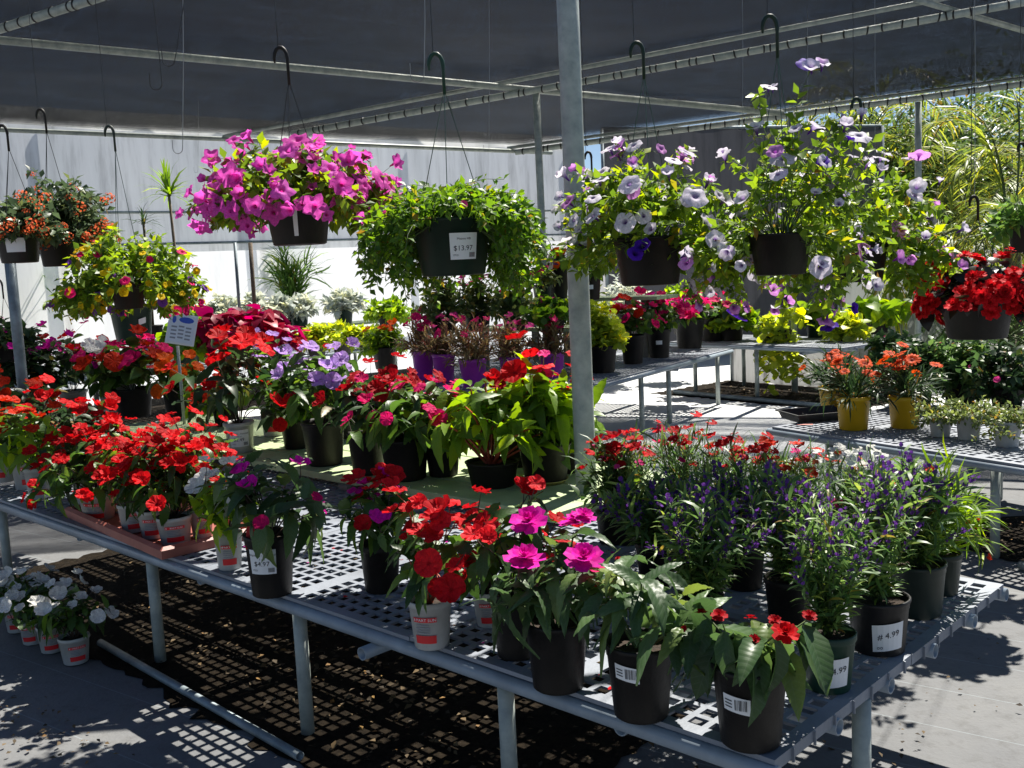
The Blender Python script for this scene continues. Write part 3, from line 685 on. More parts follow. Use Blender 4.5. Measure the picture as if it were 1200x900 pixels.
# middle bench behind the pole
ZC = .6
K1 = P(690, 452, ZC); K2 = P(846, 411, ZC); c1 = unit(v2(K2)-v2(K1)); c2 = np.array([-c1[1], c1[0]]); C0 = v2(K1)-c1*.5
def onC(a, b): return C0+c1*a+c2*b
legsC = [((v2(P(px, py))-C0) @ c1, .1) for px, py in ((748, 508), (783, 496))]+[(.12, .1), (3.6, .1), (3.6, 1.6), (.12, 1.9), (1.8, 1.9)]
benchC = mesh_bench('plastic mesh bench behind the pole with purple pots and a row of hot pink flowers', C0, c1, c2, 3.75, 2.0, ZC, 3, 2, legsC, cross=[.6, 2.4], cell=.06)
# bench beyond
ZD = .62
D1 = v2(P(985, 408, ZD)); dl = unit(v2(P(830, 402, ZD))-D1); dw = np.array([dl[1], -dl[0]])
benchD = mesh_bench('mesh bench at back right with trailing lime vine over its edge', D1, dl, dw, 2.3, 1.1, ZD, 2, 1, [(.12, .1), (1.1, .08), (2.0, .1), (.15, 1.0), (2.0, 1.0)], cross=[.5, 1.6], cell=.06)

# tiers of pale green boards on the middle bench, and the shelves along the wall
def shelf(label, p0, p1, wdir, wd, z, zfoot, nb=3, posts=3):
    p0, p1 = v2(p0), v2(p1); u = unit(p1-p0); L = np.linalg.norm(p1-p0); w = v2(wdir)/np.linalg.norm(v2(wdir))
    root = thing('board_shelf', label, 'shelf', (*p0, zfoot)); ax = [[u[0], u[1], 0], [w[0], w[1], 0], [0, 0, 1]]; bw = wd/nb
    for k in range(nb):
        g = G(); c = u*L/2+w*(bw*(k+.5)); g.box((c[0], c[1], z-zfoot-.017-.001*k), (L+.03*k, bw*.93, .034), ax); g.out('plank', M['greenwood'], root)
    for i in range(posts):
        x = L*(i+.3)/(posts-.4)
        for q in (.12, .88):
            c = u*x+w*wd*q; hgt = z-zfoot-.036; g = G(); g.box((c[0], c[1], hgt/2+.001), (.06, .06, hgt), ax); g.out('post', M['greywood'], root)
    return root
aD = np.array([.785, .62]); aD /= np.linalg.norm(aD); aN = np.array([aD[1], -aD[0]])       # wall direction and the normal towards the camera
WZ = 3.85
W0 = v2(Dp(0, 152, 12.9)); 
def onW(t, s=0): return W0+aD*t+aN*s                                                        # t along the wall, s out from it
ZW = .86
shelf('long pale green board shelf along the foot of the white wall', onW(-1.5, .75), onW(6.6, .75), -aN, .62, ZW, 0, 3, 5)
ZG = .6
legsG = [(((v2(P(240, 492)))-onW(-1, 2.3)) @ aD, .1), (.6, .1), (5.2, .1), (5.2, 1.2), (2, 1.2)]
benchG = mesh_bench('far plastic mesh bench with burgundy foliage plants before the white wall', onW(-1, 2.3), aD, -aN, 6.2, 1.3, ZG, 4, 1, legsG, cross=[1, 3, 5], cell=.07)
shelf('pale green board tier standing on the middle bench', onC(1.5, 1.95), onC(1.5, .75), c1, .45, 1.0, ZC, 2, 2)
shelf('upper pale green board tier at the back of the middle bench', onC(2.3, 1.95), onC(2.3, .2), c1, .5, 1.24, ZC, 2, 2)

# bare soil strips
patch('pale_walkway', [P(690, 548), P(1075, 600), P(1200, 470), P(900, 380), P(640, 385), P(560, 440)], .002, M['slab'], 11)
patch('pale_walkway', [P(120, 520), P(470, 560), P(560, 470), P(500, 400), P(60, 420), P(-60, 470)], .002, M['slab'], 12)
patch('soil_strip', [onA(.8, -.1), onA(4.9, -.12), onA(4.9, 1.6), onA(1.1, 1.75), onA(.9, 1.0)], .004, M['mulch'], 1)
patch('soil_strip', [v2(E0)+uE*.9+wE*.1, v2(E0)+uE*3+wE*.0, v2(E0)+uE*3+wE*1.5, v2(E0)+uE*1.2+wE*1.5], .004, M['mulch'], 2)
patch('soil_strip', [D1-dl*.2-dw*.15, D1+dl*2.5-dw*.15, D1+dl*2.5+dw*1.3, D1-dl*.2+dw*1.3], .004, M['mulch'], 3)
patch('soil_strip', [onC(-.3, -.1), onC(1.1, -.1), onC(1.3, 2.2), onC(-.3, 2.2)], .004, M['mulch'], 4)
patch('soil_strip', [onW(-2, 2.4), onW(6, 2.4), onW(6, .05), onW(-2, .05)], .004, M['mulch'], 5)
litter('leaf_litter', [onA(0, -.15), onA(4.8, -.2), onA(4.8, 1.5), onA(.2, 1.5), onA(2, .2)], 900, 4)
litter('leaf_litter', [P(-60, 800), P(200, 900), P(0, 960), P(60, 820)], 90, 8, .022, label='a few dry leaf scraps on the ground at lower left')
litter('leaf_litter', [P(930, 895), P(1200, 720), P(1250, 900), P(1000, 940)], 26, 9, .02, label='a few dry leaf scraps on the ground right of the front bench')
litter('leaf_litter', [v2(E0)+uE*.7, v2(E0)+uE*3, v2(E0)+uE*3+wE*1.5, v2(E0)+uE*1+wE*1.5], 500, 5, label='dry brown leaf litter on the soil under the right bench')
litter('leaf_litter', [D1, D1+dl*2.3, D1+dl*2.3+dw, D1+dw], 300, 6, .04, label='dry leaf litter under the bench at back right')
# pipes lying on the ground
def ground_pipe(label, p0, p1, r=.022):
    g = G(); p0, p1 = v2(p0), v2(p1); k = [p0, p0*.6+p1*.4+.015*unit(p1-p0)[::-1], p1]; g.tube([(*q, r+.004) for q in k], r, 14, .82); return tag(g.out('ground_pipe', M['galv_dark'], None, True), label, 'pipe')
ground_pipe('grey plastic pipe lying on the ground along the front bench', P(118, 758), P(352, 893), .016)
ground_pipe('short grey pipe lying on the soil under the right bench', P(1195, 668), P(1290, 690))
ground_pipe('grey pipe lying on the ground under the back right bench', P(790, 462), P(1000, 482), .025)

# ------------------------------------------------------------------ shade house: poles, roof pipes, cloth
ZR = 3.2
ROOF = lambda p, dz=0: RZ+dz-RS*float(p[1])
def pole(label, p, r, z1, mat='galv', seams=False):
    g = G(); p = v2(p); z = list(np.linspace(0, z1, 5)); g.tube([(*p, q) for q in z], r, 20); o = tag(g.out('roof_pole', M[mat], None, True), label, 'pole', 'steel poles of the shade house'); return o
fp = v2(P(687, 592, ZA)); fp = fp+wA*max(0, 1.56-float((fp-v2(A0)) @ wA))
pole('thick galvanised pole in the foreground right behind the front bench', fp, .047, 3.25)
j0 = v2(PR(628, 100)); pole('far steel pole under the crossing of the roof pipes', j0, .037, ROOF(j0)-.03)
pole('slim steel pole at the right, by the palm fronds', v2(PR(1076, 116)), .036, ROOF(PR(1076, 116))-.03)
pole('slim pole on the far roof edge, right of the white petunias', v2(PR(927, 128)), .036, ROOF(PR(927, 128))-.03)
pole('short pale post at the left edge below the lantana baskets', v2(Dp(14, 330, 6.9)), .036, float(Dp(14, 303, 6.9)[2]), 'galv_dark')
def rpipe(label, p0, p1, z0, z1, r=.03, rings=0, mat='galv', ext=(0, 0)):
    p0, p1 = v2(p0), v2(p1); d = unit(p1-p0); p0 = p0-d*ext[0]; p1 = p1+d*ext[1]
    if z1 is None: z0, z1 = ROOF(p0, z0), ROOF(p1, z0)
    L = np.linalg.norm(p1-p0); root = thing('roof_pipe', label, 'pipe', (*p0, z0), 'pipes under the shade cloth') if rings else None
    k = [np.array([*(p0+(p1-p0)*t), z0+(z1-z0)*t]) for t in (0, .33, .66, 1)]; g = G()
    if not rings: g.tube(k, r, 14); return tag(g.out('roof_pipe', M[mat], None, True), label, 'pipe', 'pipes under the shade cloth')
    g.tube([q-k[0] for q in k], r, 14); g.out('tube', M[mat], root, True)
    me = None; rg = random.Random(4); x = .1
    while x < L:
        if me is None:
            g = G(); g.tube([(0, -.007, 0), (0, .007, 0)], r+.005, 12); oo = g.out('lacing_loop', M['black_wire'], root, True); me = oo.data
        else: oo = ob('lacing_loop', me, root)
        t = x/L; oo.location = (*(d*x), (z1-z0)*t); oo.rotation_euler = (rg.uniform(-.2, .2), 0, math.atan2(d[1], d[0])-math.pi/2+rg.uniform(-.25, .25))
        x += rg.choice((.06, .13, .16, .19))
    return root
rpipe('long roof pipe crossing from the upper left down to the right', PR(0, 47, 0), PR(900, 131, 0), 0, None, .034, ext=(3, .2))
rpipe('roof pipe laced with black cord, rising to the upper right', PR(370, 152, -.06), PR(1180, 6, -.06), -.06, None, .034, 1, ext=(.3, 1.5))
rpipe('thin plain roof pipe above the laced pipe', PR(262, 160, +.03), PR(1090, 1, +.03), +.03, None, .022, ext=(0, 1.2))
rpipe('laced roof pipe along the far right edge of the shade cloth', PR(660, 171, -.03), PR(1200, 98, -.03), -.03, None, .034, 1, ext=(.6, 2))
rpipe('thin pipe over the far right edge of the shade cloth', PR(650, 166, +.05), PR(1200, 91, +.05), +.05, None, .02, ext=(.6, 2))
rpipe('laced roof pipe cutting the top left corner', PR(0, 34, -.04), PR(106, 0, -.04), -.04, None, .036, 1, ext=(1.5, 1.2))
rpipe('roof pipe along the top of the white wall side', PR(0, 152, 0), PR(620, 178, 0), 0, None, .025, ext=(3, .3))
rpipe('short roof brace at the top right corner', PR(1082, 2, 0), PR(1200, 36, 0), 0, None, .026, ext=(.1, 1))
rpipe('roof pipe above the camera side that carries the nearest baskets', (-4.5, 3.3), (4.5, 4.4), 3.24, 3.24, .034)
rpipe('roof pipe over the left baskets', (-5, 5.0), (.2, 5.3), 3.24, 3.24, .03)

def cloth_mat(shift):
    """loosely woven cloth: fine dark threads with open gaps; extra plies with gaps lined up along the sun, so that sunlight passes and slanting sight lines mostly do not"""
    m, n, l = newmat('shade_cloth'); b = n['Principled BSDF']; tc = n.new('ShaderNodeTexCoord')
    va = n.new('ShaderNodeVectorMath'); va.operation = 'ADD'; va.inputs[1].default_value = (-shift*math.sin(SUN_AZ), -shift*math.cos(SUN_AZ), 0); l.new(tc.outputs['Object'], va.inputs[0])
    mp = n.new('ShaderNodeMapping'); mp.inputs['Rotation'].default_value = (0, 0, -.12); mp.inputs['Scale'].default_value = (1.6, 18, .0); l.new(va.outputs[0], mp.inputs[0])
    n1 = noise(n, l, mp.outputs[0], 1.6, 6, .6)
    mr = n.new('ShaderNodeMapRange'); mr.inputs[1].default_value = .3; mr.inputs[2].default_value = .7; mr.inputs[3].default_value = .34; mr.inputs[4].default_value = .55; l.new(n1.outputs[0], mr.inputs[0])
    sp = n.new('ShaderNodeSeparateXYZ'); l.new(va.outputs[0], sp.inputs[0])
    ad = n.new('ShaderNodeMath'); ad.operation = 'ADD'; ad.inputs[1].default_value = 50; l.new(sp.outputs[1], ad.inputs[0])
    mp5 = n.new('ShaderNodeMapping'); mp5.inputs['Scale'].default_value = (9, 11, .0); l.new(va.outputs[0], mp5.inputs[0]); n5 = noise(n, l, mp5.outputs[0], 24, 2); jt = n.new('ShaderNodeMath'); jt.operation = 'MULTIPLY_ADD'; jt.inputs[1].default_value = .05; l.new(n5.outputs[0], jt.inputs[0]); l.new(ad.outputs[0], jt.inputs[2])
    dv = n.new('ShaderNodeMath'); dv.operation = 'DIVIDE'; dv.inputs[1].default_value = .014; l.new(jt.outputs[0], dv.inputs[0])
    fr = n.new('ShaderNodeMath'); fr.operation = 'FRACT'; l.new(dv.outputs[0], fr.inputs[0])
    lt = n.new('ShaderNodeMath'); lt.operation = 'LESS_THAN'; l.new(fr.outputs[0], lt.inputs[0]); l.new(mr.outputs[0], lt.inputs[1])
    b.inputs['Base Color'].default_value = (.014, .014, .018, 1); b.inputs['Roughness'].default_value = .55
    tl = n.new('ShaderNodeBsdfTranslucent'); tl.inputs[0].default_value = (.02, .02, .024, 1); m1 = n.new('ShaderNodeMixShader'); m1.inputs[0].default_value = .4
    l.new(b.outputs[0], m1.inputs[1]); l.new(tl.outputs[0], m1.inputs[2])
    tr = n.new('ShaderNodeBsdfTransparent'); mx = n.new('ShaderNodeMixShader'); l.new(lt.outputs[0], mx.inputs[0]); l.new(m1.outputs[0], mx.inputs[1]); l.new(tr.outputs[0], mx.inputs[2]); l.new(mx.outputs[0], n['Material Output'].inputs[0])
    return m
# cloth outline in plan: far left edge follows the wall side, far right edge the laced pipe, the near edge is cut just out of view to let sun onto the benches
cw0 = v2(PR(0, 152)); cw1 = v2(PR(620, 178)); ce0 = v2(PR(660, 171)); ce1 = v2(PR(1200, 98))
def isect(p, d, q, e):
    t = np.linalg.solve(np.array([d, -e]).T, q-p); return p+d*t[0]
cw, ce = unit(cw1-cw0), unit(ce1-ce0); far = isect(cw0, cw, ce0, ce)
_a, _b = v2(PR(0, 0)), v2(PR(1200, 0)); _d = (_b-_a)/(_b[0]-_a[0]); nearL = _a-_d*4-np.array([0, .12]); nearR = _b+_d*4-np.array([0, .12]); cl = cw0-cw*4.2; crr = ce1+ce*3.2
N1, N2 = 60, 48; v = []; rgc = np.random.default_rng(3)
for i in range(N1+1):
    for j in range(N2+1):
        s, t = i/N1, j/N2
        near = nearL+(nearR-nearL)*s; back = (cl+(far-cl)*(s/.55)) if s < .55 else (far+(crr-far)*((s-.55)/.45)); p = near+(back-near)*t
        z = ROOF(p)+.07 - .035*math.sin(s*14+t*3)*math.sin(t*9) + .004*math.sin(t*40+4*math.sin(s*9))
        v.append((p[0], p[1], z))
cfaces = [(i*(N2+1)+j, (i+1)*(N2+1)+j, (i+1)*(N2+1)+j+1, i*(N2+1)+j+1) for i in range(N1) for j in range(N2)]; PLY = .02
cloth = thing('shade_cloth', '', '')
mk('lower_ply', v, cfaces, cloth_mat(0), cloth, True)
for pz in (.017, .04, .061): mk('added_sun_gap_ply', [(x, y, z+pz) for x, y, z in v], cfaces, cloth_mat(pz/(math.tan(SUN_EL)+RS*math.cos(SUN_AZ))), cloth, True)  # layers added to pass the sun while the roof looks dark from below
tag(cloth, 'dark grey woven shade cloth stretched overhead as a roof', 'shade cloth')

# ------------------------------------------------------------------ the wall behind
def sheet_mat(name, c, trans, streak=.3):
    m, n, l = newmat(name); b = n['Principled BSDF']; tc = n.new('ShaderNodeTexCoord'); mp = n.new('ShaderNodeMapping'); mp.inputs['Scale'].default_value = (3, 3, .35); l.new(tc.outputs['Object'], mp.inputs[0])
    n1 = noise(n, l, mp.outputs[0], 2.5, 7, .65); c = np.array(c); r = ramp(n, l, n1.outputs[0], [(.3, c*(1-streak)), (.5, c), (.75, np.minimum(c*1.1, .9))]); l.new(r.outputs[0], b.inputs['Base Color']); b.inputs['Roughness'].default_value = .6
    tr = n.new('ShaderNodeBsdfTranslucent'); l.new(r.outputs[0], tr.inputs[0]); mx = n.new('ShaderNodeMixShader'); mx.inputs[0].default_value = trans
    l.new(b.outputs[0], mx.inputs[1]); l.new(tr.outputs[0], mx.inputs[2]); l.new(mx.outputs[0], n['Material Output'].inputs[0]); return m
M['wall_low'] = sheet_mat('white_sheeting', (.93, .93, .93), .8, .1); M['wall_up'] = sheet_mat('shaded_sheeting', (.66, .68, .71), .42, .3); M['screen'] = sheet_mat('dark_screen', (.07, .07, .08), .25, .45)  # wall_up is coloured greyer to paint in the shade on the upper wall
M['fold'] = sheet_mat('white_fold', (.86, .86, .83), .7, .1)
wr = thing('sheeting_wall', 'tall white plastic sheeting wall across the back left', 'wall', (*onW(-4), 0)); tw = 9.6
def strip(name, t0, t1, z0, z1, s, mat, parent, n=80, wob=.012, zf=None, seed=0):
    o = onW(-4); rg = np.random.default_rng(seed); v = []
    for i in range(n+1):
        t = t0+(t1-t0)*i/n; ss = s+wob*math.sin(i*.31+seed)+wob*.6*math.sin(i*.83+2*seed)+rg.normal(0, wob*.22)
        zz = zf(i/n) if zf else z0
        for z in (zz, z1):
            p = onW(t, ss)-o; v.append((p[0], p[1], z))
    return mk(name, v, [(2*i, 2*i+2, 2*i+3, 2*i+1) for i in range(n)], mat, parent, True)
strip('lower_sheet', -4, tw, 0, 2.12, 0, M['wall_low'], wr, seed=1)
strip('upper_shaded_sheet', -4, tw, 2.0, WZ, .03, M['wall_up'], wr, seed=2)
rgf = np.random.default_rng(9); sag = rgf.uniform(0, .12, 60)
strip('folded_top', -4, tw, 0, WZ+.02, .09, M['fold'], wr, 120, .02, lambda q: WZ-.2-.05*abs(math.sin(q*9+.4))*(.4+q), 3)
for zz in (2.12, 2.55):
    g = G(); a, b = onW(-4, .07)-onW(-4), onW(tw, .07)-onW(-4); g.tube([(*a, zz), (*b, zz)], .018, 8); g.out('wall_rail', M['galv' if zz > 2.2 else 'galv_dark'], wr, True)
for t in (-2.2, .6, 3.4, 6.2, 9.6):
    g = G(); a = onW(t, -.06)-onW(-4); g.tube([(*a, 0), (*a, WZ)], .03, 8); g.out('wall_post', M['galv_dark'], wr, True)
# dark screen beyond the corner and clear-ish mesh panel below
d0 = Dp(705, 168, 15.9); d1 = Dp(1033, 168, 17.2)
def upright(name, label, cat, p0, p1, z0, z1, mat, th=.02, group=None):
    p0, p1 = v2(p0), v2(p1); u = unit(p1-p0); w = np.array([-u[1], u[0]]); L = np.linalg.norm(p1-p0); root = thing(name, label, cat, (*p0, 0), group); n = 24
    v = []
    for i in range(n+1):
        q = u*L*i/n+w*.015*math.sin(i*1.3)
        for z in (z0, z1): v.append((*q, z))
    mk('sheet', v, [(2*i, 2*i+2, 2*i+3, 2*i+1) for i in range(n)], mat, root, True)
    g = G(); g.tube([(0, 0, z1), (*(u*L), z1)], .025, 8); g.out('top_rail', M['galv_dark'], root, True)
    for t in np.linspace(0, L, max(2, int(L/2))): g = G(); c = u*t-w*.03; g.tube([(*c, 0), (*c, z1)], .03, 8); g.out('post', M['galv_dark'], root, True)
    return root
upright('screen_fence', 'dark grey screen fence behind the petunias at right', 'fence', d0, d1, 0, float(d0[2])+.22, M['screen'])

# ------------------------------------------------------------------ plants standing in pots
KIND = dict(
 ng=dict(n=8, el=(35, 80), leaf=RIB, lm='l_ng', per=7, t0=.5, ang=72, ls=60, sag=.3, leafobj=True, sr=.005, tilt=.3, droop=.3),
 imp=dict(n=16, el=(35, 85), leaf=BIG, lm='l_imp', per=6, t0=.4, ang=68, ls=26, sag=.2, leafobj=True, sr=.0035, stem='stem_dark', tilt=.35),
 impf=dict(n=18, el=(30, 85), leaf=T_MED, lm='l_imp', per=9, t0=.3, ang=65, ls=17, sag=.15, sr=.003, stem='stem_dark'),
 lime=dict(n=22, el=(40, 88), leaf=BIG, lm='l_lime', per=8, t0=.35, ang=62, ls=32, sag=.15, leafobj=True, sr=.005, stem='stem_red'),
 angel=dict(n=34, el=(48, 90), leaf=T_NARROW, lm='l_angel', per=26, t0=.05, t1=.9, ang=55, ls=24, sag=.05, sr=.002, droop=.1, r0=.05),
 dian=dict(n=46, el=(45, 88), leaf=T_STRAP, lm='l_narrow', per=13, t0=.02, t1=.95, ang=38, ls=28, sag=.0, sr=.0016, droop=.1, r0=.05),
 bush=dict(n=40, el=(10, 88), leaf=T_SMALL, lm='l_green', per=20, t0=.2, ang=60, ls=9, sag=.1, sr=.002),
 cole=dict(n=14, el=(35, 88), leaf=HEART, lm='l_burg', per=13, t0=.2, ang=75, ls=23, sag=.5, sr=.004, stem='stem_dark'),
 dusty=dict(n=30, el=(20, 88), leaf=T_SMALL, lm='l_dusty', per=22, t0=.15, ang=55, ls=10, sag=.0, sr=.003),
 gaz=dict(n=34, el=(20, 80), leaf=T_STRAP, lm='l_dark', per=9, t0=.1, ang=35, ls=26, sag=.1, sr=.002, r0=.05),
 airy=dict(n=46, el=(5, 85), leaf=T_SMALL, lm='l_airy', per=16, t0=.2, ang=60, ls=6, sag=.05, sr=.0012, wob=.5),
 spiky=dict(n=40, el=(15, 88), leaf=T_NARROW, lm='l_brown', per=16, t0=.15, ang=40, ls=12, sag=0, sr=.002),
)
_seed = [10]
def potted(kind, px, py, z, pw, ph, top, spread, style, name, label, cat='potted plant', group=None, lab=None, fl=(), tilt=0, zoff=0, taper=.8, **over):
    """one plant in its pot; the sizes are read off the photograph in pixels and turned into metres at the pot's distance"""
    _seed[0] += 1; base = P(px, py, z)[:2]; away = unit(base); s = mpp((*base, z)); r = pw/2*s/1.035; base = base+away*r*taper*.9
    root = thing(name, label, cat, (*base, z+zoff+.001), group)
    rt = random.Random(_seed[0]); root.rotation_euler = (tilt, tilt*.4, 0) if tilt else (rt.uniform(-.022, .022), rt.uniform(-.022, .022), 0)
    h = ph*s; zs = pot(root, r, h, style, _seed[0], taper, lab, pw > 26)
    k = dict(KIND[kind]); k.update(over); k['ls'] = k['ls']*s; k['r0'] = r*.5; k['fl'] = [(a, b, c, d*s, e) for (a, b, c, d, e) in fl]
    k['sr'] = min(k['sr'], 2.2*s)
    if 'down' in k and k['down'] is not None: k['down'] *= s
    grow(root, zs, spread*s, max(.02, (py-ph-top)*s), _seed[0], **k)
    return root
GA = 'plants in pots on the front mesh bench'; GB = 'plants in pots on the green boards'; GC = 'plants in pots on the middle bench'; GD = 'plants in pots on the back right bench'; GE = 'plants in pots on the right bench'; GG = 'plants in pots before the white wall'

# --- front bench, near edge
potted('ng', 880, 884, ZA, 92, 100, 715, 70, 'black', 'wilted_impatiens', 'wilted drooping impatiens with one red bloom in black pot at the near corner', group=GA, lab=dict(t='bar', da=-.38), n=9, leaf=DROOP, per=5, ls=72, sag=1.1, t0=.5, el=(55, 88), fl=[('ruf', 'red', 1, 17, 'top'), ('ruf', 'mauve', 1, 11, 'top'), ('ruf', 'darkred', 6, 11, 'tip')])
potted('ng', 752, 850, ZA, 84, 92, 655, 74, 'black', 'impatiens_plant', 'flowerless impatiens with big toothed green leaves in black pot near the front', group=GA, lab=dict(t='bar', da=-.42, z=.7), n=7, per=10, ls=64, sag=.08, el=(25, 85), fl=[('ruf', 'darkred', 4, 6, 'tip')])
potted('ng', 655, 816, ZA, 78, 84, 620, 84, 'black', 'impatiens_plant', 'impatiens with bright magenta double bloom in black pot on the front edge', group=GA, n=11, per=8, ls=50, sag=.2, lm='l_ng', fl=[('ruf', 'magenta', 5, 24, 'top'), ('imp', 'hot', 1, 14, 'front')])
potted('imp', 607, 776, ZA, 62, 80, 576, 66, 'black', 'impatiens_plant', 'impatiens with coral red blooms in black pot behind the magenta one', group=GA, fl=[('imp', 'coral', 18, 16, 'top')], ls=36)
potted('imp', 575, 737, ZA, 40, 44, 610, 40, 'white', 'impatiens_plant', 'impatiens in white and red printed pot half hidden behind the black pots', group=GA, fl=[('imp', 'coral', 7, 14, 'top')], ls=24)
potted('imp', 507, 763, ZA, 53, 58, 590, 64, 'white', 'impatiens_plant', 'impatiens with coral red blooms in single white printed pot near the front edge', group=GA, lab=dict(da=-.3), n=11, fl=[('imp', 'coral', 19, 17, 'top')], ls=36, stem='stem_red')
potted('imp', 448, 697, ZA, 50, 58, 566, 52, 'black', 'impatiens_plant', 'impatiens with red and magenta blooms in black pot by the bare mesh', group=GA, fl=[('imp', 'coral', 10, 17, 'top'), ('imp', 'magenta', 8, 14, 'tip')], ls=30)
r7 = potted('imp', 320, 702, ZA, 60, 74, 535, 64, 'black', 'impatiens_plant', 'impatiens with magenta buds in black pot with $4.97 price label', group=GA, lab=dict(t='price', price='$4.97', sub='1 gal', da=-.35, z=.62, h=.085, w=.044), n=15, lm='l_ng', fl=[('imp', 'magenta', 5, 13, 'tip'), ('imp', 'hot', 2, 12, 'front')], ls=40)
potted('imp', 270, 669, ZA, 34, 44, 556, 38, 'white', 'impatiens_plant', 'impatiens with white blooms in white pot beside the terracotta coloured tray', group=GA, fl=[('imp', 'whitef', 11, 15, 'top')], lm='l_lime', ls=26)
# care tags stuck in the labelled pot
for (dx, dz, w, h, m, rz, ti) in ((-.055, .17, .03, .085, 'redink', .3, .12), (.0, .16, .032, .1, 'card', -.1, -.15)):
    g = G(); g.box((0, 0, h/2), (w, .0012, h)); o = g.out('care_tag', M[m], r7); o.location = (dx, -.045, dz); o.rotation_euler = (-.15, ti, rz)
# --- more plants that fill the green boards
for k, (px, py, w, h, t, sp, kd, lm, fm, nf, lab) in enumerate((
    (348, 527, 36, 34, 425, 44, 'impf', 'l_imp', 'violet_i', 5, 'small lilac impatiens between the white pots and the wide black pot'),
    (520, 560, 44, 40, 452, 48, 'impf', 'l_lime', 'hot', 8, 'bushy impatiens with pink blooms left of the coral stemmed plant'),
    (610, 548, 44, 40, 440, 52, 'impf', 'l_lime', 'darkred', 7, 'lime leaved plant between the coral stemmed one and the saucer'),
    (455, 532, 40, 36, 432, 44, 'impf', 'l_dark', 'darkred', 9, 'dark plant with deep red blooms in the second row of the boards'),
    (668, 556, 40, 38, 448, 40, 'impf', 'l_imp', 'red', 8, 'red flowered plant tight against the left side of the pole'),
    (400, 515, 38, 34, 430, 40, 'impf', 'l_imp', 'violet_i', 4, 'pale lilac impatiens in the second row of the boards'))):
    potted(kd, px, py, ZB, w, h, t, sp, 'black', 'impatiens_plant', lab, group=GB, lm=lm, ls=21, n=22, per=11, fl=[('imp', fm, nf, 12, 'top')])
# --- terracotta coloured tray with white pots of red impatiens
tA, tB, tC = P(80, 605, ZA), P(192, 655, ZA), P(262, 640, ZA)
ut = unit(v2(tA)-v2(tB)); wt = unit(v2(tC)-v2(tB)); wt = unit(wt-ut*(ut @ wt)); Lt, Wt = np.linalg.norm(v2(tA)-v2(tB)), .42
tr_ = thing('carry_tray', 'terracotta coloured plastic tray holding white pots of red impatiens', 'tray', (*v2(tB), ZA+.001))
def X3(a, b, c): q = ut*a+wt*b; return (q[0], q[1], c)
g = G(); v = [X3(*q) for q in ((0, 0, .004), (Lt, 0, .004), (Lt, Wt, .004), (0, Wt, .004))]; g.add(v, [(0, 1, 2, 3)]); g.out('tray_floor', M['pot_terra'], tr_)
g = G(); oo = [(-.012, -.012), (Lt+.012, -.012), (Lt+.012, Wt+.012), (-.012, Wt+.012)]; ii = [(.02, .02), (Lt-.02, .02), (Lt-.02, Wt-.02), (.02, Wt-.02)]
v = [X3(a, b, .0) for a, b in oo]+[X3(a, b, .034) for a, b in oo]+[X3(a, b, .046) for a, b in [((p+q)/2, (r+s_)/2) for (p, r), (q, s_) in zip(oo, ii)]]+[X3(a, b, .034) for a, b in ii]+[X3(a, b, .006) for a, b in ii]
g.add(v, [(k*4+j, k*4+(j+1) % 4, k*4+4+(j+1) % 4, k*4+4+j) for k in range(4) for j in range(4)]); g.out('tray_rim', M['pot_terra'], tr_)
_tl = ['at its left end, leaning', 'second from its left end', 'in the middle of its front row', 'right of its middle, front row', 'nearest the tray corner', 'at its right end', 'in the back row at left', 'in the back row at right']
for k, (px, py, w, t, sp, ti) in enumerate(((117, 611, 44, 500, 62, .14), (103, 598, 30, 498, 50, 0), (158, 627, 34, 505, 52, 0), (182, 634, 36, 500, 55, 0), (207, 642, 42, 512, 60, 0), (238, 633, 28, 520, 46, 0), (140, 603, 34, 486, 54, 0), (215, 610, 34, 492, 54, 0))):
    potted('imp', px, py, ZA, w, 34, t+8, sp, 'white', 'impatiens_plant', 'red impatiens in white pot on the tray, '+_tl[k], group='red impatiens on the tray', tilt=ti, zoff=.006, fl=[('imp', 'red', 28, 10.5, 'top')], ls=22, per=7, n=22)
# --- left end of front bench
for k, (px, py, w, t, sp, fm, nf, lm, lab) in enumerate((
    (49, 586, 34, 488, 50, 'scarlet', 3, 'l_lime', 'lime leaved impatiens in white pot on the mesh left of the tray'),
    (33, 574, 34, 480, 44, 'scarlet', 5, 'l_imp', 'impatiens in white pot just behind the lime leaved one at left'),
    (4, 566, 34, 470, 46, 'scarlet', 8, 'l_imp', 'orange red impatiens in white pot cut by the left picture edge'),
    (62, 545, 32, 452, 56, 'red', 16, 'l_dark', 'dark impatiens with orange red blooms behind the left white pots'),
    (20, 530, 32, 440, 50, 'scarlet', 16, 'l_dark', 'dark impatiens with red blooms at the left edge before the magenta bush'),
    (98, 560, 32, 470, 50, 'red', 14, 'l_dark', 'dark red flowered impatiens between the tray and the green boards'))):
    potted('imp' if k < 3 else 'impf', px, py, ZA, w, 38, t, sp, 'white', 'impatiens_plant', lab, group=GA, fl=[('imp', fm, nf, 10, 'top')], lm=lm, ls=24 if k < 3 else 18)
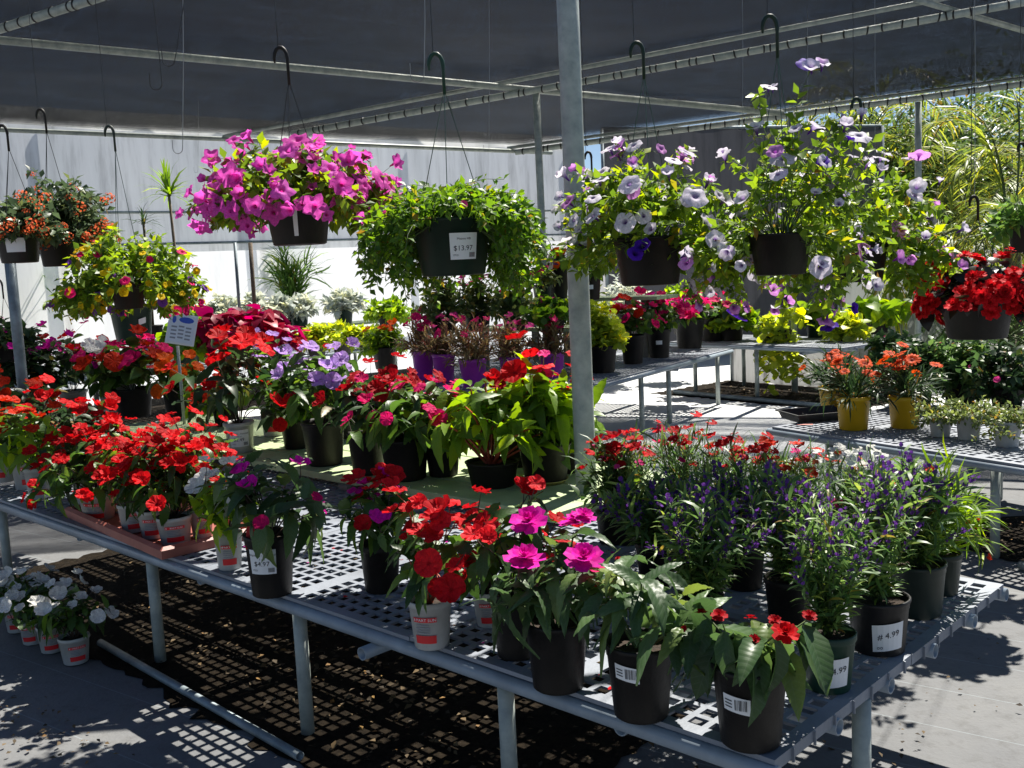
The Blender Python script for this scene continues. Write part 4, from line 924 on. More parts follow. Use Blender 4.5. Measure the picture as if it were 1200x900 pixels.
# --- right-hand cluster of the front bench
for k, (px, py, w, h, t, sp, st, lb, lab) in enumerate((
    (970, 815, 66, 70, 545, 78, 'green', dict(t='hand', da=.3), 'purple summer snapdragon in green pot with handwritten price label'),
    (1030, 771, 74, 66, 520, 80, 'grey', dict(t='hand', da=.35), 'purple summer snapdragon in black pot with handwritten price label'),
    (1076, 727, 66, 64, 520, 66, 'greygreen', None, 'purple summer snapdragon in grey green pot at the right end'),
    (872, 694, 52, 52, 530, 66, 'black', None, 'purple summer snapdragon in black pot in the middle of the cluster'),
    (822, 762, 56, 62, 560, 80, 'black', None, 'purple summer snapdragon behind the big leaved impatiens'),
    (770, 690, 50, 52, 550, 72, 'black', None, 'purple summer snapdragon at the left of the cluster, near the pole'),
    (925, 740, 58, 60, 540, 78, 'black', None, 'purple summer snapdragon in the shade behind the green pot'))):
    potted('angel', px, py, ZA, w, h, t, sp, st, 'snapdragon_plant', lab, group='purple summer snapdragons on the front bench', lab=lb, fl=[('dian', 'purple', 11, 3.1, 'along')], taper=.82, per=30)
potted('dian', 1102, 700, ZA, 50, 50, 530, 62, 'greygreen', 'dianthus_plant', 'arching green dianthus in pot at the far right end of the front bench', group=GA, lm='l_lime', ls=40, droop=.8, fl=[('dian', 'scarlet', 8, 6, 'tip')])
for k, (px, py, t, sp, mats, lab) in enumerate((
    (735, 640, 508, 66, ('red', 'pink'), 'red dianthus just right of the foreground pole'),
    (800, 648, 490, 66, ('red', 'hot'), 'tall red dianthus behind the purple snapdragons'),
    (865, 655, 505, 70, ('red', 'darkred'), 'red dianthus in the middle of the back row'),
    (930, 660, 515, 72, ('scarlet', 'pink'), 'red and pale pink dianthus left of the bench end'),
    (1000, 672, 520, 66, ('whitef', 'salmon'), 'pale pink dianthus nearest the right bench'))):
    potted('dian', px, py, ZA, 46, 48, t, sp, 'black', 'dianthus_plant', lab, group='dianthus along the back of the front bench', fl=[('dian', mats[0], 22, 8, 'top'), ('dian', mats[1], 8, 6.5, 'tip')])
potted('impf', 718, 640, ZA, 40, 40, 520, 40, 'black', 'impatiens_plant', 'small plant with dark red blooms hard by the foreground pole', group=GA, fl=[('imp', 'darkred', 10, 10, 'top')])

# --- on the green boards
potted('imp', 283, 531, ZB, 36, 36, 388, 62, 'white', 'impatiens_plant', 'tall dark impatiens with red blooms in white pot with price label', group=GB, lab=dict(t='price', price='$2.49', sub='4.5 in', w=.055, h=.1, z=.5, print=0, da=-.05), lm='l_dark', fl=[('imp', 'red', 22, 15, 'top')], n=16, ls=27, t0=.55, per=6)
potted('impf', 322, 512, ZB, 32, 36, 392, 40, 'white', 'impatiens_plant', 'violet impatiens in white pot just behind the tall red one', group=GB, fl=[('imp', 'violet_i', 7, 11, 'top'), ('imp', 'scarlet', 6, 9, 'low')])
potted('imp', 382, 547, ZB, 52, 52, 405, 60, 'black', 'impatiens_plant', 'lilac impatiens in wide black pot on the green boards', group=GB, fl=[('imp', 'violet_i', 12, 12, 'tip'), ('imp', 'darkred', 3, 11, 'tip')], ls=28)
potted('imp', 432, 558, ZB, 46, 50, 440, 58, 'black', 'impatiens_plant', 'dark impatiens with deep red blooms between lilac and magenta ones', group=GB, lm='l_dark', fl=[('imp', 'darkred', 10, 13, 'top')], ls=28)
potted('imp', 477, 565, ZB, 60, 50, 450, 66, 'black', 'impatiens_plant', 'impatiens with magenta and red blooms in wide black pot', group=GB, fl=[('imp', 'hot', 8, 14, 'front'), ('imp', 'darkred', 6, 14, 'top')], ls=32)
potted('lime', 578, 574, ZB, 66, 30, 445, 80, 'black', 'lime_leaf_plant', 'lime leaved plant with coral red stems in low black pot', group=GB, ls=34, sr=.009, t0=.5, per=8, fl=[('imp', 'darkred', 3, 12, 'tip')])
rs = potted('lime', 640, 570, ZB, 64, 46, 428, 58, 'black', 'lime_leaf_plant', 'lime leaved impatiens with red blooms in black pot on yellow saucer', group=GB, zoff=.012, ls=36, stem='stem', fl=[('imp', 'red', 8, 18, 'top'), ('imp', 'pink', 3, 12, 'tip')])
g = G(); q = .105; g.lathe([(0, 0), (q*.85, 0), (q, .018), (q*1.03, .018), (q*.86, .005), (0, .005)], 24); o = g.out('saucer', plain('saucer', (.42, .36, .1), .5), None, True, loc=(rs.location[0], rs.location[1], ZB+.002)); tag(o, 'shallow yellowish saucer under the lime leaved impatiens', 'saucer'); rs.location[2] = ZB+.0085
potted('impf', 88, 488, ZB, 32, 30, 392, 46, 'white', 'impatiens_plant', 'spindly impatiens with red and pink blooms in white pot at left', group=GB, n=9, fl=[('imp', 'red', 6, 11, 'top'), ('imp', 'pink', 6, 10, 'tip')])
potted('impf', 132, 486, ZB, 26, 28, 400, 36, 'white', 'impatiens_plant', 'white and blue flowered plant in white pot behind the wide black pot', group=GB, fl=[('imp', 'whitef', 6, 13, 'front'), ('imp', 'blue', 6, 7, 'tip')])
potted('impf', 158, 490, ZB, 48, 34, 398, 52, 'black', 'impatiens_plant', 'broad leaved plant with crimson blooms in wide black pot at left', group=GB, ls=22, fl=[('imp', 'hot', 14, 12, 'top'), ('imp', 'scarlet', 7, 12, 'front')])
potted('impf', 213, 489, ZB, 42, 34, 425, 36, 'black', 'impatiens_plant', 'orange red impatiens in black pot left of the sign stake', group=GB, fl=[('imp', 'orange', 12, 11, 'top')])
potted('impf', 265, 500, ZB, 30, 20, 448, 34, 'black', 'impatiens_plant', 'low orange red impatiens behind the sign stake', group=GB, lm='l_lime', fl=[('imp', 'scarlet', 14, 10, 'top')])
potted('impf', 35, 500, ZB, 60, 40, 378, 72, 'black', 'fuchsia_bush', 'dark bush with small magenta blooms at the left edge', group=GB, lm='l_dark', n=44, ls=15, per=12, fl=[('imp', 'magenta', 30, 8, 'tip')])
# sign on its stake
sb = P(216, 497, ZB); ss = mpp(sb); sr_ = thing('stake_sign', 'small white and blue information card on a metal stake', 'sign', sb)
g = G(); g.tube([(0, 0, 0), (.0, 0, 92*ss)], .011, 10); g.out('stake', M['galv'], sr_, True)
cw_, ch_ = 32*ss, 37*ss; ca = G(); ca.box((0, 0, 0), (cw_, .012, ch_)); card = ca.out('card', M['card'], sr_); card.location = (.045, -.02, 111*ss); card.rotation_euler = (-.35, .22, .25)
g = G(); g.box((0, -.0075, 0), (cw_*.86, .002, ch_*.9)); fr = g.out('sheet', plain('sheet_blue_white', (.72, .76, .82), .4, .05), card)
g = G(); g.add([(cw_*(.12+.26*math.cos(t)), -.0095, ch_*(.3+.1*math.sin(t))) for t in np.linspace(0, 6.1, 14)], [tuple(range(13, -1, -1))]); g.add([(cw_*(-.3+.07*math.cos(t)), -.0095, ch_*(.28+.12*math.sin(t))) for t in np.linspace(0, 6.1, 10)], [tuple(range(9, -1, -1))]); g.out('logo_blot', M['blueink'], card)
g = G()
for i in range(4):
    for j in range(3): g.add([(cw_*(-.36+.25*j+a*.19), -.0095, ch_*(.02-.12*i+b*.055+.03*(j == 1))) for a, b in ((0, 0), (1, 0), (1, 1), (0, 1))], [(0, 1, 2, 3)])
g.out('lettering', M['greyink'], card)

# --- middle bench
for k, (px, py, w, lab) in enumerate(((497, 446, 27, 'leftmost of the purple pots, bronze leaved plant with pink blooms'), (521, 449, 28, 'second purple pot from the left, bronze leaved plant with pink blooms'), (556, 455, 34, 'largest purple pot in front, bronze leaved plant'),
        (600, 452, 28, 'purple pot half hidden behind the lime leaved plants'), (648, 448, 30, 'purple pot just left of the foreground pole, bronze leaved plant'))):
    potted('spiky', px, py, ZC, w, 34, 372, 38, 'purple', 'bronze_leaf_plant', lab, group=GC, fl=[('dian', 'pink' if k % 2 else 'hot', 8, 7, 'top')])
for k, (px, py, w, h, t, sp, kd, lab, kw) in enumerate((
    (705, 438, 40, 32, 350, 32, 'bush', 'yellow green bushy plant in black pot beside the foreground pole', dict(lm='l_yellow', leaf=T_ROUND)),
    (690, 415, 36, 30, 330, 34, 'bush', 'second yellow green plant behind the pole', dict(lm='l_yellow')),
    (742, 427, 29, 34, 356, 30, 'impf', 'hot pink flowered plant in tall black pot right of the yellow green one', dict(fl=[('imp', 'hot', 16, 8, 'top'), ('imp', 'scarlet', 6, 8, 'top')], ls=12)),
    (773, 420, 29, 34, 350, 30, 'impf', 'hot pink flowered plant in black pot with small white label', dict(fl=[('imp', 'hot', 18, 8, 'top'), ('imp', 'magenta', 6, 7, 'top')], ls=12, lab=dict(t='blank', z=.55, w=.03, h=.04))),
    (808, 409, 36, 34, 345, 36, 'impf', 'crimson and magenta flowered plant in black pot on a flat saucer', dict(fl=[('imp', 'hot', 24, 8, 'top'), ('imp', 'magenta', 8, 7, 'top')], ls=12)),
    (836, 402, 34, 32, 348, 34, 'impf', 'crimson flowered plant at the far right end of the middle bench', dict(fl=[('imp', 'hot', 24, 7, 'top')], ls=12)),
    (452, 433, 30, 26, 380, 30, 'bush', 'lime plant with a few orange blooms in black pot left of the purple pots', dict(lm='l_lime', fl=[('imp', 'orange', 5, 6, 'top')])),
    )):
    potted(kd, px, py, ZC, w, h, t, sp, 'black', 'flowering_plant' if kd == 'impf' else 'leafy_plant', lab, group=GC, **kw)
for k, (px, py, z, w, h, t, sp, kd, st, lab, kw) in enumerate((
    (520, 392, 1.0, 34, 22, 320, 36, 'bush', 'black', 'variegated cream leaved plant with pink blooms on the lower tier, left', dict(lm='l_airy', fl=[('imp', 'pink', 8, 6, 'top')])),
    (560, 388, 1.0, 34, 22, 318, 40, 'bush', 'black', 'cream leaved plant with pink blooms in the middle of the lower tier', dict(lm='l_airy', fl=[('imp', 'pink', 10, 6, 'top')])),
    (604, 388, 1.0, 32, 22, 325, 36, 'bush', 'black', 'cream and pink flowered plant on the lower tier under the green basket', dict(lm='l_airy', fl=[('imp', 'hot', 8, 6, 'top')])),
    (648, 392, 1.0, 32, 20, 348, 38, 'bush', 'black', 'low green bushy plant on the lower tier by the pole', dict(leaf=T_ROUND, fl=[('imp', 'pink', 3, 6, 'top')])),
    (636, 352, 1.24, 24, 18, 312, 24, 'impf', 'dkgreen', 'small plant with a pink bloom in green pot on the upper tier', dict(lm='l_airy', fl=[('imp', 'hot', 4, 6, 'top')], ls=9)),
    (655, 350, 1.24, 26, 38, 296, 26, 'impf', 'black', 'orange red begonia in tall black pot left of the pole, upper tier', dict(fl=[('imp', 'orange', 12, 7, 'top')], ls=10)),
    (692, 352, 1.24, 28, 34, 302, 26, 'impf', 'black', 'pink flowered plant in black pot with pale label right of the pole, upper tier', dict(fl=[('imp', 'hot', 10, 6, 'top')], ls=10, lab=dict(t='blank', z=.45, w=.03, h=.04))),
    (735, 372, 1.0, 30, 16, 318, 40, 'airy', 'black', 'feathery grey green plant behind the hot pink row', dict(lm='l_dusty', ls=8)),
    (800, 368, 1.0, 26, 20, 330, 30, 'bush', 'black', 'lime plant behind the crimson flowered row', dict(lm='l_lime')),
    )):
    potted(kd, px, py, z if px < 730 else ZC, w, h, t, sp, st, 'tier_plant', lab, group='plants on the tiers of the middle bench', **kw) if px < 730 else potted(kd, px, py+24, ZC, w, h+14, t, sp, st, 'leafy_plant', lab, group=GC, **kw)

# --- back right bench
for k, (px, py, w, h, t, sp, kd, kw, lab) in enumerate((
    (858, 400, 30, 18, 350, 30, 'bush', dict(lm='l_lime', leaf=T_ROUND), 'lime plant in low black pot at the left end of the back right bench'),
    (912, 401, 34, 14, 358, 34, 'bush', dict(lm='l_yellow', leaf=T_ROUND, ls=11, el=(-40, 70), droop=2.0, n=26, per=13, down=75, wob=.6), 'yellow lime sweet potato vine trailing down over the bench edge'),
    (957, 396, 26, 22, 352, 28, 'cole', dict(lm='l_lime', n=9, ls=16), 'lime leaved plant in dark pot in the middle of the back right bench'),
    (1026, 392, 36, 20, 352, 40, 'cole', dict(lm='l_lime', n=14, ls=18), 'large leaved lime plant at the right end of the back right bench'),
    (990, 400, 24, 12, 372, 24, 'bush', dict(lm='l_yellow', leaf=T_ROUND, ls=12), 'small yellow green plant between two lime ones on the back right bench'))):
    potted(kd, px, py, ZD, w, h, t, sp, 'dkgreen' if k == 2 else 'black', 'lime_vine' if k == 1 else 'lime_plant', lab, group=GD, **kw)

# --- right bench
tr0 = P(936, 497, ZA); g = G(); root = thing('nursery_tray', 'empty black nursery tray on the right bench behind the yellow pots', 'tray', (*v2(tr0), ZA+.001)); axu = unit(v2(P(1040, 486, ZA))-v2(P(936, 495, ZA))); axw = np.array([-axu[1], axu[0]])
def Y3(a, b, c): q = axu*a+axw*b; return (q[0], q[1], c)
tl, tw_ = .5, .28
v = [Y3(a, b, 0) for a, b in ((.02, .02), (tl-.02, .02), (tl-.02, tw_-.02), (.02, tw_-.02))]+[Y3(a, b, .055) for a, b in ((0, 0), (tl, 0), (tl, tw_), (0, tw_))]+[Y3(a, b, .055) for a, b in ((-.012, -.012), (tl+.012, -.012), (tl+.012, tw_+.012), (-.012, tw_+.012))]+[Y3(a, b, .047) for a, b in ((-.012, -.012), (tl+.012, -.012), (tl+.012, tw_+.012), (-.012, tw_+.012))]
g.add(v, [(0, 1, 2, 3)]+[(k*4+j, k*4+(j+1) % 4, k*4+4+(j+1) % 4, k*4+4+j) for k in range(3) for j in range(4)]); g.out('tray_shell', M['foilblack'], root)
g = G()
for i in range(1, 6): g.box(Y3(tl*i/6, tw_/2, .012), (.008, tw_-.05, .02), [[*axu, 0], [*axw, 0], [0, 0, 1]])
g.out('tray_ribs', M['foilblack'], root)
rl = root
g = G(); g.box((0, 0, .003), (.1, .022, .0015), [[*unit(np.array([.9, -.2])), 0], [*unit(np.array([.2, .9])), 0], [0, 0, 1]]); o = g.out('plant_tag', M['pink_strip'], None, loc=(*v2(P(943, 498, ZA)), ZA)); tag(o, 'loose pale red plant tag lying at the left end of the right bench', 'tag')
for k, (px, py, w, h, t, sp, nf, lab) in enumerate(((1000, 505, 40, 40, 420, 36, 14, 'orange gazania in yellow pot at the front of the right bench'), (977, 484, 34, 30, 412, 32, 9, 'orange gazania in yellow pot behind the front yellow one'), (1060, 503, 38, 38, 415, 42, 16, 'orange gazania in the right-hand yellow pot'))):
    potted('gaz', px, py, ZA, w, h, t, sp, 'yellow', 'gazania_plant', lab, group='orange gazanias in yellow pots', fl=[('daisy', 'gaz', nf, 9, 'top')], taper=.84)
for k, (px, py, w, h, t, sp, lab) in enumerate(((1102, 513, 27, 26, 465, 38, 'airy trailing plant in leftmost of three white pots'), (1135, 517, 30, 30, 462, 42, 'airy trailing plant in middle one of three white pots'), (1180, 525, 32, 30, 470, 46, 'airy trailing plant in rightmost of three white pots'))):
    potted('airy', px, py, ZA, w, h, t, sp, 'white', 'trailing_plant', lab, group='airy plants in white pots on the right bench', lab=dict(print=0), el=(-10, 70))
for k, (px, py, t, sp, lm, lab) in enumerate(((1075, 478, 392, 44, 'l_dark', 'dark leafy plant behind the right-hand yellow pot'), (1125, 482, 385, 52, 'l_narrow', 'dark feathery plant under the red begonia basket'), (1180, 490, 395, 50, 'l_dark', 'dark feathery plant at the right edge behind the white pots'), (1045, 462, 385, 36, 'l_narrow', 'grey green feathery plant behind the gazanias'))):
    potted('airy', px, py, ZA, 38, 34, t, sp, 'black', 'feathery_plant', lab, group=GE, lm=lm, ls=11, n=70, per=20, fl=[('imp', 'pink', 3, 4, 'tip')])

# --- benches and shelf before the white wall
for k, (px, py, w, h, t, sp, fm, lab) in enumerate(((178, 434, 24, 18, 398, 24, 'hot', 'pink impatiens in left one of two small white pots before the wall'), (196, 432, 24, 18, 400, 24, 'magenta', 'pink impatiens in right one of two small white pots before the wall'))):
    potted('impf', px, py, ZG, w, h, t, sp, 'white', 'impatiens_plant', lab, group=GG, fl=[('imp', fm, 12, 7, 'top')], ls=10)
for k, (px, py, t, sp, lm, lab) in enumerate(((222, 432, 375, 24, 'l_lime', 'lime and red leaved plant behind the sign card'), (262, 430, 362, 34, 'l_burg', 'leftmost of three burgundy foliage plants'), (288, 428, 360, 34, 'l_burg', 'middle one of three burgundy foliage plants'), (320, 426, 362, 32, 'l_burg', 'rightmost of three burgundy foliage plants'))):
    potted('cole', px, py, ZG, 28, 24, t, sp, 'black' if k else 'dkgreen', 'coleus_plant', lab, group='coleus plants on the far bench', lm=lm)
for k, (px, py, t, sp, lab) in enumerate(((372, 420, 380, 28, 'yellow bushy plant at left on the far mesh bench'), (402, 418, 378, 30, 'yellow bushy plant in the middle of the far mesh bench'), (432, 416, 384, 26, 'yellow bushy plant at right on the far mesh bench'))):
    potted('bush', px, py, ZG, 24, 20, t, sp, 'black', 'yellow_plant', lab, group='yellow plants on the far bench', lm='l_yellow', ls=9)
for k, (px, py, t, sp, lab) in enumerate(((264, 394, 346, 24, 'leftmost silver leaved plant on the wall shelf'), (300, 390, 344, 24, 'second silver leaved plant on the wall shelf'), (328, 388, 346, 22, 'third silver leaved plant on the wall shelf'), (352, 386, 348, 22, 'fourth silver leaved plant on the wall shelf, under the small palm'), (404, 382, 340, 24, 'rightmost silver leaved plant on the wall shelf'))):
    potted('dusty', px, py, ZW, 22, 18, t, sp, 'dkgreen' if k > 2 else 'black', 'dusty_miller', lab, group='silver leaved plants on the wall shelf')
for k, (px, py, t, sp, lab) in enumerate(((455, 384, 350, 30, 'low lime plant at the right end of the wall shelf'), (232, 398, 362, 20, 'small lime plant on the wall shelf left of the silver ones'))):
    potted('bush', px, py, ZW, 24, 14, t, sp, 'black', 'lime_plant', lab, group='lime plants on the wall shelf', lm='l_lime')
rb_ = potted('bush', 158, 404, ZW, 50, 44, 330, 14, 'dkgreen', 'potted_shrub', 'leggy shrub in big dark green nursery pot on the wall shelf', lab=dict(t='blank', da=.5, z=.62, w=.045, h=.07, tilt=.25), n=5, el=(78, 90), per=3, ls=14, sr=.012, stem='trunk', group=GG)
# spiky dracaena, small palm by the wall
def dracaena(label, px, py, y, hpx, spx, zfoot, n=46, mat='l_lime', group=None):
    b = Dp(px, py, y); s = mpp(b); zt = float(b[2]); root = thing('dracaena', label, 'potted plant', (b[0], b[1], zfoot), group); rg = np.random.default_rng(int(px))
    pr_ = .13; hp = .2; pot(root, pr_, hp, 'black', 3); zt -= zfoot
    g = G(); g.tube([(0, 0, hp*.85), (.02, 0, zt*.5), (0, 0, zt)], [.025, .02, .016], 8); g.out('trunk', M['trunk'], root, True)
    az = rg.uniform(0, 6.28, n); el = np.radians(rg.uniform(-25, 85, n)); d = np.stack([np.cos(el)*np.cos(az), np.cos(el)*np.sin(az), np.sin(el)], -1)
    v, f = scatter((T_STRAP[0]*np.array([1.1, 1, 1]), T_STRAP[1]), np.tile([0, 0, zt], (n, 1))+rg.normal(0, .015, (n, 3)), frames(d, np.tile([0, 0, 1.0], (n, 1))+rg.normal(0, .1, (n, 3))), spx*s*rg.uniform(.7, 1.1, n)); mk('crown', v, f, M[mat], root, False, 'stuff')
dracaena('spiky dracaena standing before the wall left of the petunia basket', 198, 228, 12.6, 60, 42, ZW)
dracaena('dark spiky dracaena before the wall behind the left baskets', 168, 262, 12.8, 40, 26, ZW, 30, 'l_dark')
potted('dian', 346, 382, ZW, 26, 22, 288, 30, 'black', 'parlour_palm', 'small feathery palm rising behind the silver plants at the wall', group=GG, n=16, ls=30, per=24, lm='l_palm2', el=(62, 88), droop=.7, sr=.006)
potted('dian', 30, 404, ZW, 28, 22, 300, 44, 'black', 'parlour_palm', 'thin leaved palm at the left behind the pale pole', group=GG, n=10, ls=34, per=14, lm='l_palm2', el=(50, 85), droop=.8, sr=.006)
potted('impf', 8, 405, ZW, 30, 26, 325, 34, 'black', 'flowering_plant', 'pink flowered plant at the far left edge of the wall shelf', group=GG, fl=[('imp', 'pink', 16, 6, 'tip')], ls=11)

# --- white impatiens on the ground at left
for k, (px, py, w, t, sp, lab) in enumerate(((90, 780, 36, 690, 48, 'white impatiens in white pot on the ground, rightmost of the group'), (62, 766, 32, 680, 44, 'white impatiens in white pot on the ground, second from right'), (40, 756, 30, 678, 42, 'white impatiens in white pot on the ground, second from left'), (22, 742, 30, 675, 40, 'white impatiens in white pot on the ground, at the picture edge'))):
    potted('imp', px, py, .004, w, 32, t, sp, 'white', 'impatiens_plant', lab, group='white impatiens on the ground', fl=[('imp', 'whitef', 14, 9.5, 'top')], ls=20, per=6)

# ------------------------------------------------------------------ hanging baskets
def basket(px, py, y, pw, ph, hook, label, name, style='black', top=None, spread=None, down=None, kind=None, seed=1, lab=None, fl=(), wmat='black_wire', hmat='pot_black', wire_top=True, wl_='', hk=.11, group='hanging baskets', **over):
    b = Dp(px, py, y); s = mpp(b); root = thing(name, label, 'hanging basket', b, group); r = pw/2*s/1.035; h = ph*s; zs = pot(root, r, h, style, seed, .8, lab)
    ht = (py-hook)*s; hanger(root, h, r, ht, wmat, hmat, hk, 3, .5)
    k = dict(n=90, el=(-15, 85), leaf=T_SMALL, lm='l_pet', per=16, t0=.25, ang=60, ls=14, sag=.12, sr=.0022, droop=1.2, wob=.35); k.update(over); k['ls'] *= s
    k['fl'] = [(a, c, n_, d*s, e) for (a, c, n_, d, e) in fl]
    grow(root, zs, spread*s, (py-ph-top)*s, seed, r0=r*.7, clear=r, down=(down or 10)*s, **k)
    if wire_top:
        hb = np.array([b[0]-.02, b[1], b[2]+ht-.01]); g = G(); g.tube([hb+np.array([0, 0, 0]), hb+np.array([-.012, 0, .012]), hb+np.array([-.012, 0, .06]), np.array([hb[0]-.012, hb[1], 3.9])], .0015, 6); w = g.out('hanging_wire', M['black_wire']); tag(w, wl_, 'wire', 'hanging wires below the shade roof')
    return root
basket(352, 287, 3.95, 80, 52, 62, 'basket of massed magenta petunias in black pot', 'petunia_basket', top=166, spread=128, down=22, el=(2, 88), droop=.8, wl_='thin dark wire carrying the magenta petunia basket', seed=21, n=190, per=20, ls=15, leaf=T_SMALL, lab=dict(t='blank', z=.5, w=.008, h=.11, da=-.1),
       fl=[('star', 'magenta_t', 180, 10.5, 'top'), ('star', 'magenta_t', 20, 10.5, 'front')], hk=.13)
basket(532, 323, 3.6, 96, 66, 70, 'big round basket of small leaved greenery in dark green pot with $13.97 label', 'greenery_basket', 'dkgreen', top=206, spread=122, down=100, wl_='thin dark wire carrying the round green leafy basket', seed=22, n=340, per=28, ls=10.5, lm='l_green', droop=1.6, el=(-25, 88),
       lab=dict(t='price', price='$13.97', head='Mezoo HB', w=.047, h=.09, z=.5, da=.3), wmat='green_wire', hmat='pot_green', hk=.13, fl=[('imp', 'pink', 2, 4, 'front')])
basket(762, 334, 3.7, 86, 56, 58, 'left of the two big petunia baskets, mostly white blooms with purple throats', 'petunia_basket', top=168, spread=120, down=44, wl_='thin dark wire carrying the left white petunia basket', seed=23, n=110, per=25, ls=14, leaf=T_SMALL, wmat='green_wire', hmat='pot_dkgreen',
       fl=[('trump', 'white_t', 64, 11, 'top'), ('trump', 'white_t', 14, 10.5, 'tip'), ('trump', 'mauve_t', 14, 10, 'top'), ('trump', 'deep_t', 2, 11, 'front'), ('trump', 'white_t', 5, 11, 'front')], hk=.12)
basket(915, 322, 3.5, 74, 48, 28, 'right one of the two big petunia baskets, tall leggy stems with lilac and violet blooms', 'petunia_basket', top=96, spread=142, down=95, wl_='thin dark wire carrying the tall right petunia basket', seed=24, n=100, per=25, ls=14, leaf=T_SMALL, wmat='green_wire', hmat='pot_dkgreen', el=(-25, 85), wob=.7,
       fl=[('trump', 'white_t', 30, 11.5, 'top'), ('trump', 'white_t', 30, 11, 'tip'), ('trump', 'mauve_t', 18, 10, 'tip'), ('trump', 'deep_t', 3, 11.5, 'front'), ('trump', 'white_t', 4, 11, 'front'), ('trump', 'deep_t', 4, 12, 'low'), ('trump', 'mauve_t', 4, 11, 'low')], hk=.13)
basket(1010, 330, 4.5, 60, 44, 120, 'third petunia basket, behind and right of the tall leggy one', 'petunia_basket', top=188, spread=112, down=66, wl_='thin dark wire carrying the third petunia basket', seed=33, n=100, per=28, ls=13, leaf=T_SMALL, wmat='green_wire', hmat='pot_dkgreen', el=(-20, 80), wob=.5, fl=[('trump', 'white_t', 22, 9.5, 'top'), ('trump', 'mauve_t', 20, 9.5, 'tip')], hk=.1)
basket(1145, 396, 4.6, 84, 52, 232, 'basket of scarlet begonias with dark bronze leaves at right', 'begonia_basket', top=300, spread=66, down=18, wl_='thin dark wire carrying the scarlet begonia basket', seed=25, n=70, per=6, ls=19, leaf=HEART, lm='l_black', fl=[('ruf', 'coral', 110, 9.5, 'tip'), ('ruf', 'coral', 110, 9.5, 'front')], hk=.1)
basket(152, 362, 5.3, 40, 30, 152, 'basket of mixed yellow, purple and pink small blooms at left', 'calibrachoa_basket', top=262, spread=94, down=36, wl_='thin dark wire carrying the mixed yellow and purple basket', seed=26, n=200, per=20, ls=11, lm='l_pet', el=(-10, 80), droop=1.6, wmat='green_wire', hmat='pot_greygreen',
       fl=[('cali', 'yellow', 34, 5.5, 'front'), ('cali', 'purple', 50, 5.5, 'tip'), ('cali', 'hot', 40, 5.5, 'tip')], hk=.12)
basket(70, 312, 5.6, 46, 36, 132, 'basket of orange lantana, upper one at left', 'lantana_basket', top=195, spread=68, down=8, wl_='thin dark wire carrying the upper lantana basket', seed=27, n=130, per=18, ls=11, lm='l_lantana', fl=[('clus', 'salmon', 44, 6, 'tip'), ('clus', 'salmon', 30, 6.5, 'front')], hk=.12)
basket(24, 308, 5.2, 52, 40, 150, 'basket of orange lantana with white label, cut by the left picture edge', 'lantana_basket', 'grey', top=232, spread=50, down=8, wl_='thin dark wire carrying the lantana basket at the left edge', seed=28, n=90, per=16, ls=12, lm='l_lantana', fl=[('clus', 'salmon', 24, 6, 'tip'), ('clus', 'salmon', 16, 6.5, 'front')], lab=dict(t='blank', da=-.15, z=.5, w=.045, h=.07), hk=.12)
basket(697, 295, 6.2, 36, 20, 180, 'small basket of withered brown leaves with pink blooms behind the pole', 'withered_basket', top=232, spread=30, down=16, wl_='thin dark wire carrying the withered basket behind the pole', seed=29, n=46, per=12, ls=10, lm='l_litter', fl=[('imp', 'hot', 7, 6, 'tip')], lab=dict(t='blank', z=.55, w=.03, h=.04, da=.1), hk=.1)
basket(1200, 296, 5.2, 36, 36, 170, 'small dark basket at the right picture edge', 'fern_basket', top=225, spread=44, down=20, wl_='thin dark wire carrying the small basket at the right edge', seed=30, n=40, per=12, ls=13, lm='l_palm2', fl=[], hk=.1)
basket(12, 424, 7.4, 34, 24, 328, 'small plant with pink blooms and black hook low at the left edge', 'fuchsia_basket', top=372, spread=40, down=20, seed=31, n=40, per=12, ls=11, lm='l_dark', fl=[('imp', 'magenta', 16, 6, 'tip')], hk=.13, wire_top=False)
# bare wires
for k, (px, y0, y1, y, lab) in enumerate(((190, -40, 98, 5.2, 'dark bare wire with crook left of the magenta petunias'), (214, -40, 174, 5.3, 'long pale bare wire left of the magenta petunias'), (497, -40, 88, 4.6, 'pale bare wire with crook between magenta and green baskets'), (205, -40, 70, 5.0, 'second dark bare wire near the upper left'))):
    wire('hanging_wire', lab, Dp(px-(16 if k == 0 else -16 if k == 3 else 0), y0, y), Dp(px, y1, y), .06 if k != 1 else .05, .002, 'black_wire' if k in (0, 3) else 'steel_wire')
for k, (px, y1, y) in enumerate(((232, 200, 10.5), (573, 175, 8), (870, 150, 8), (1025, 260, 7), (946, 140, 9), (1142, 240, 4.62))):
    wire('hanging_wire', ('fine steel wire hanging in front of the white wall', 'fine wire right of the green basket hook', 'fine wire before the roof edge above the petunias', 'fine wire hanging before the palm fronds', 'fine wire near the far pole above the petunias', 'fine wire above the red begonia basket')[k], Dp(px, -30 if k != 0 else 60, y), Dp(px, y1, y), .04, .0012, 'steel_wire')

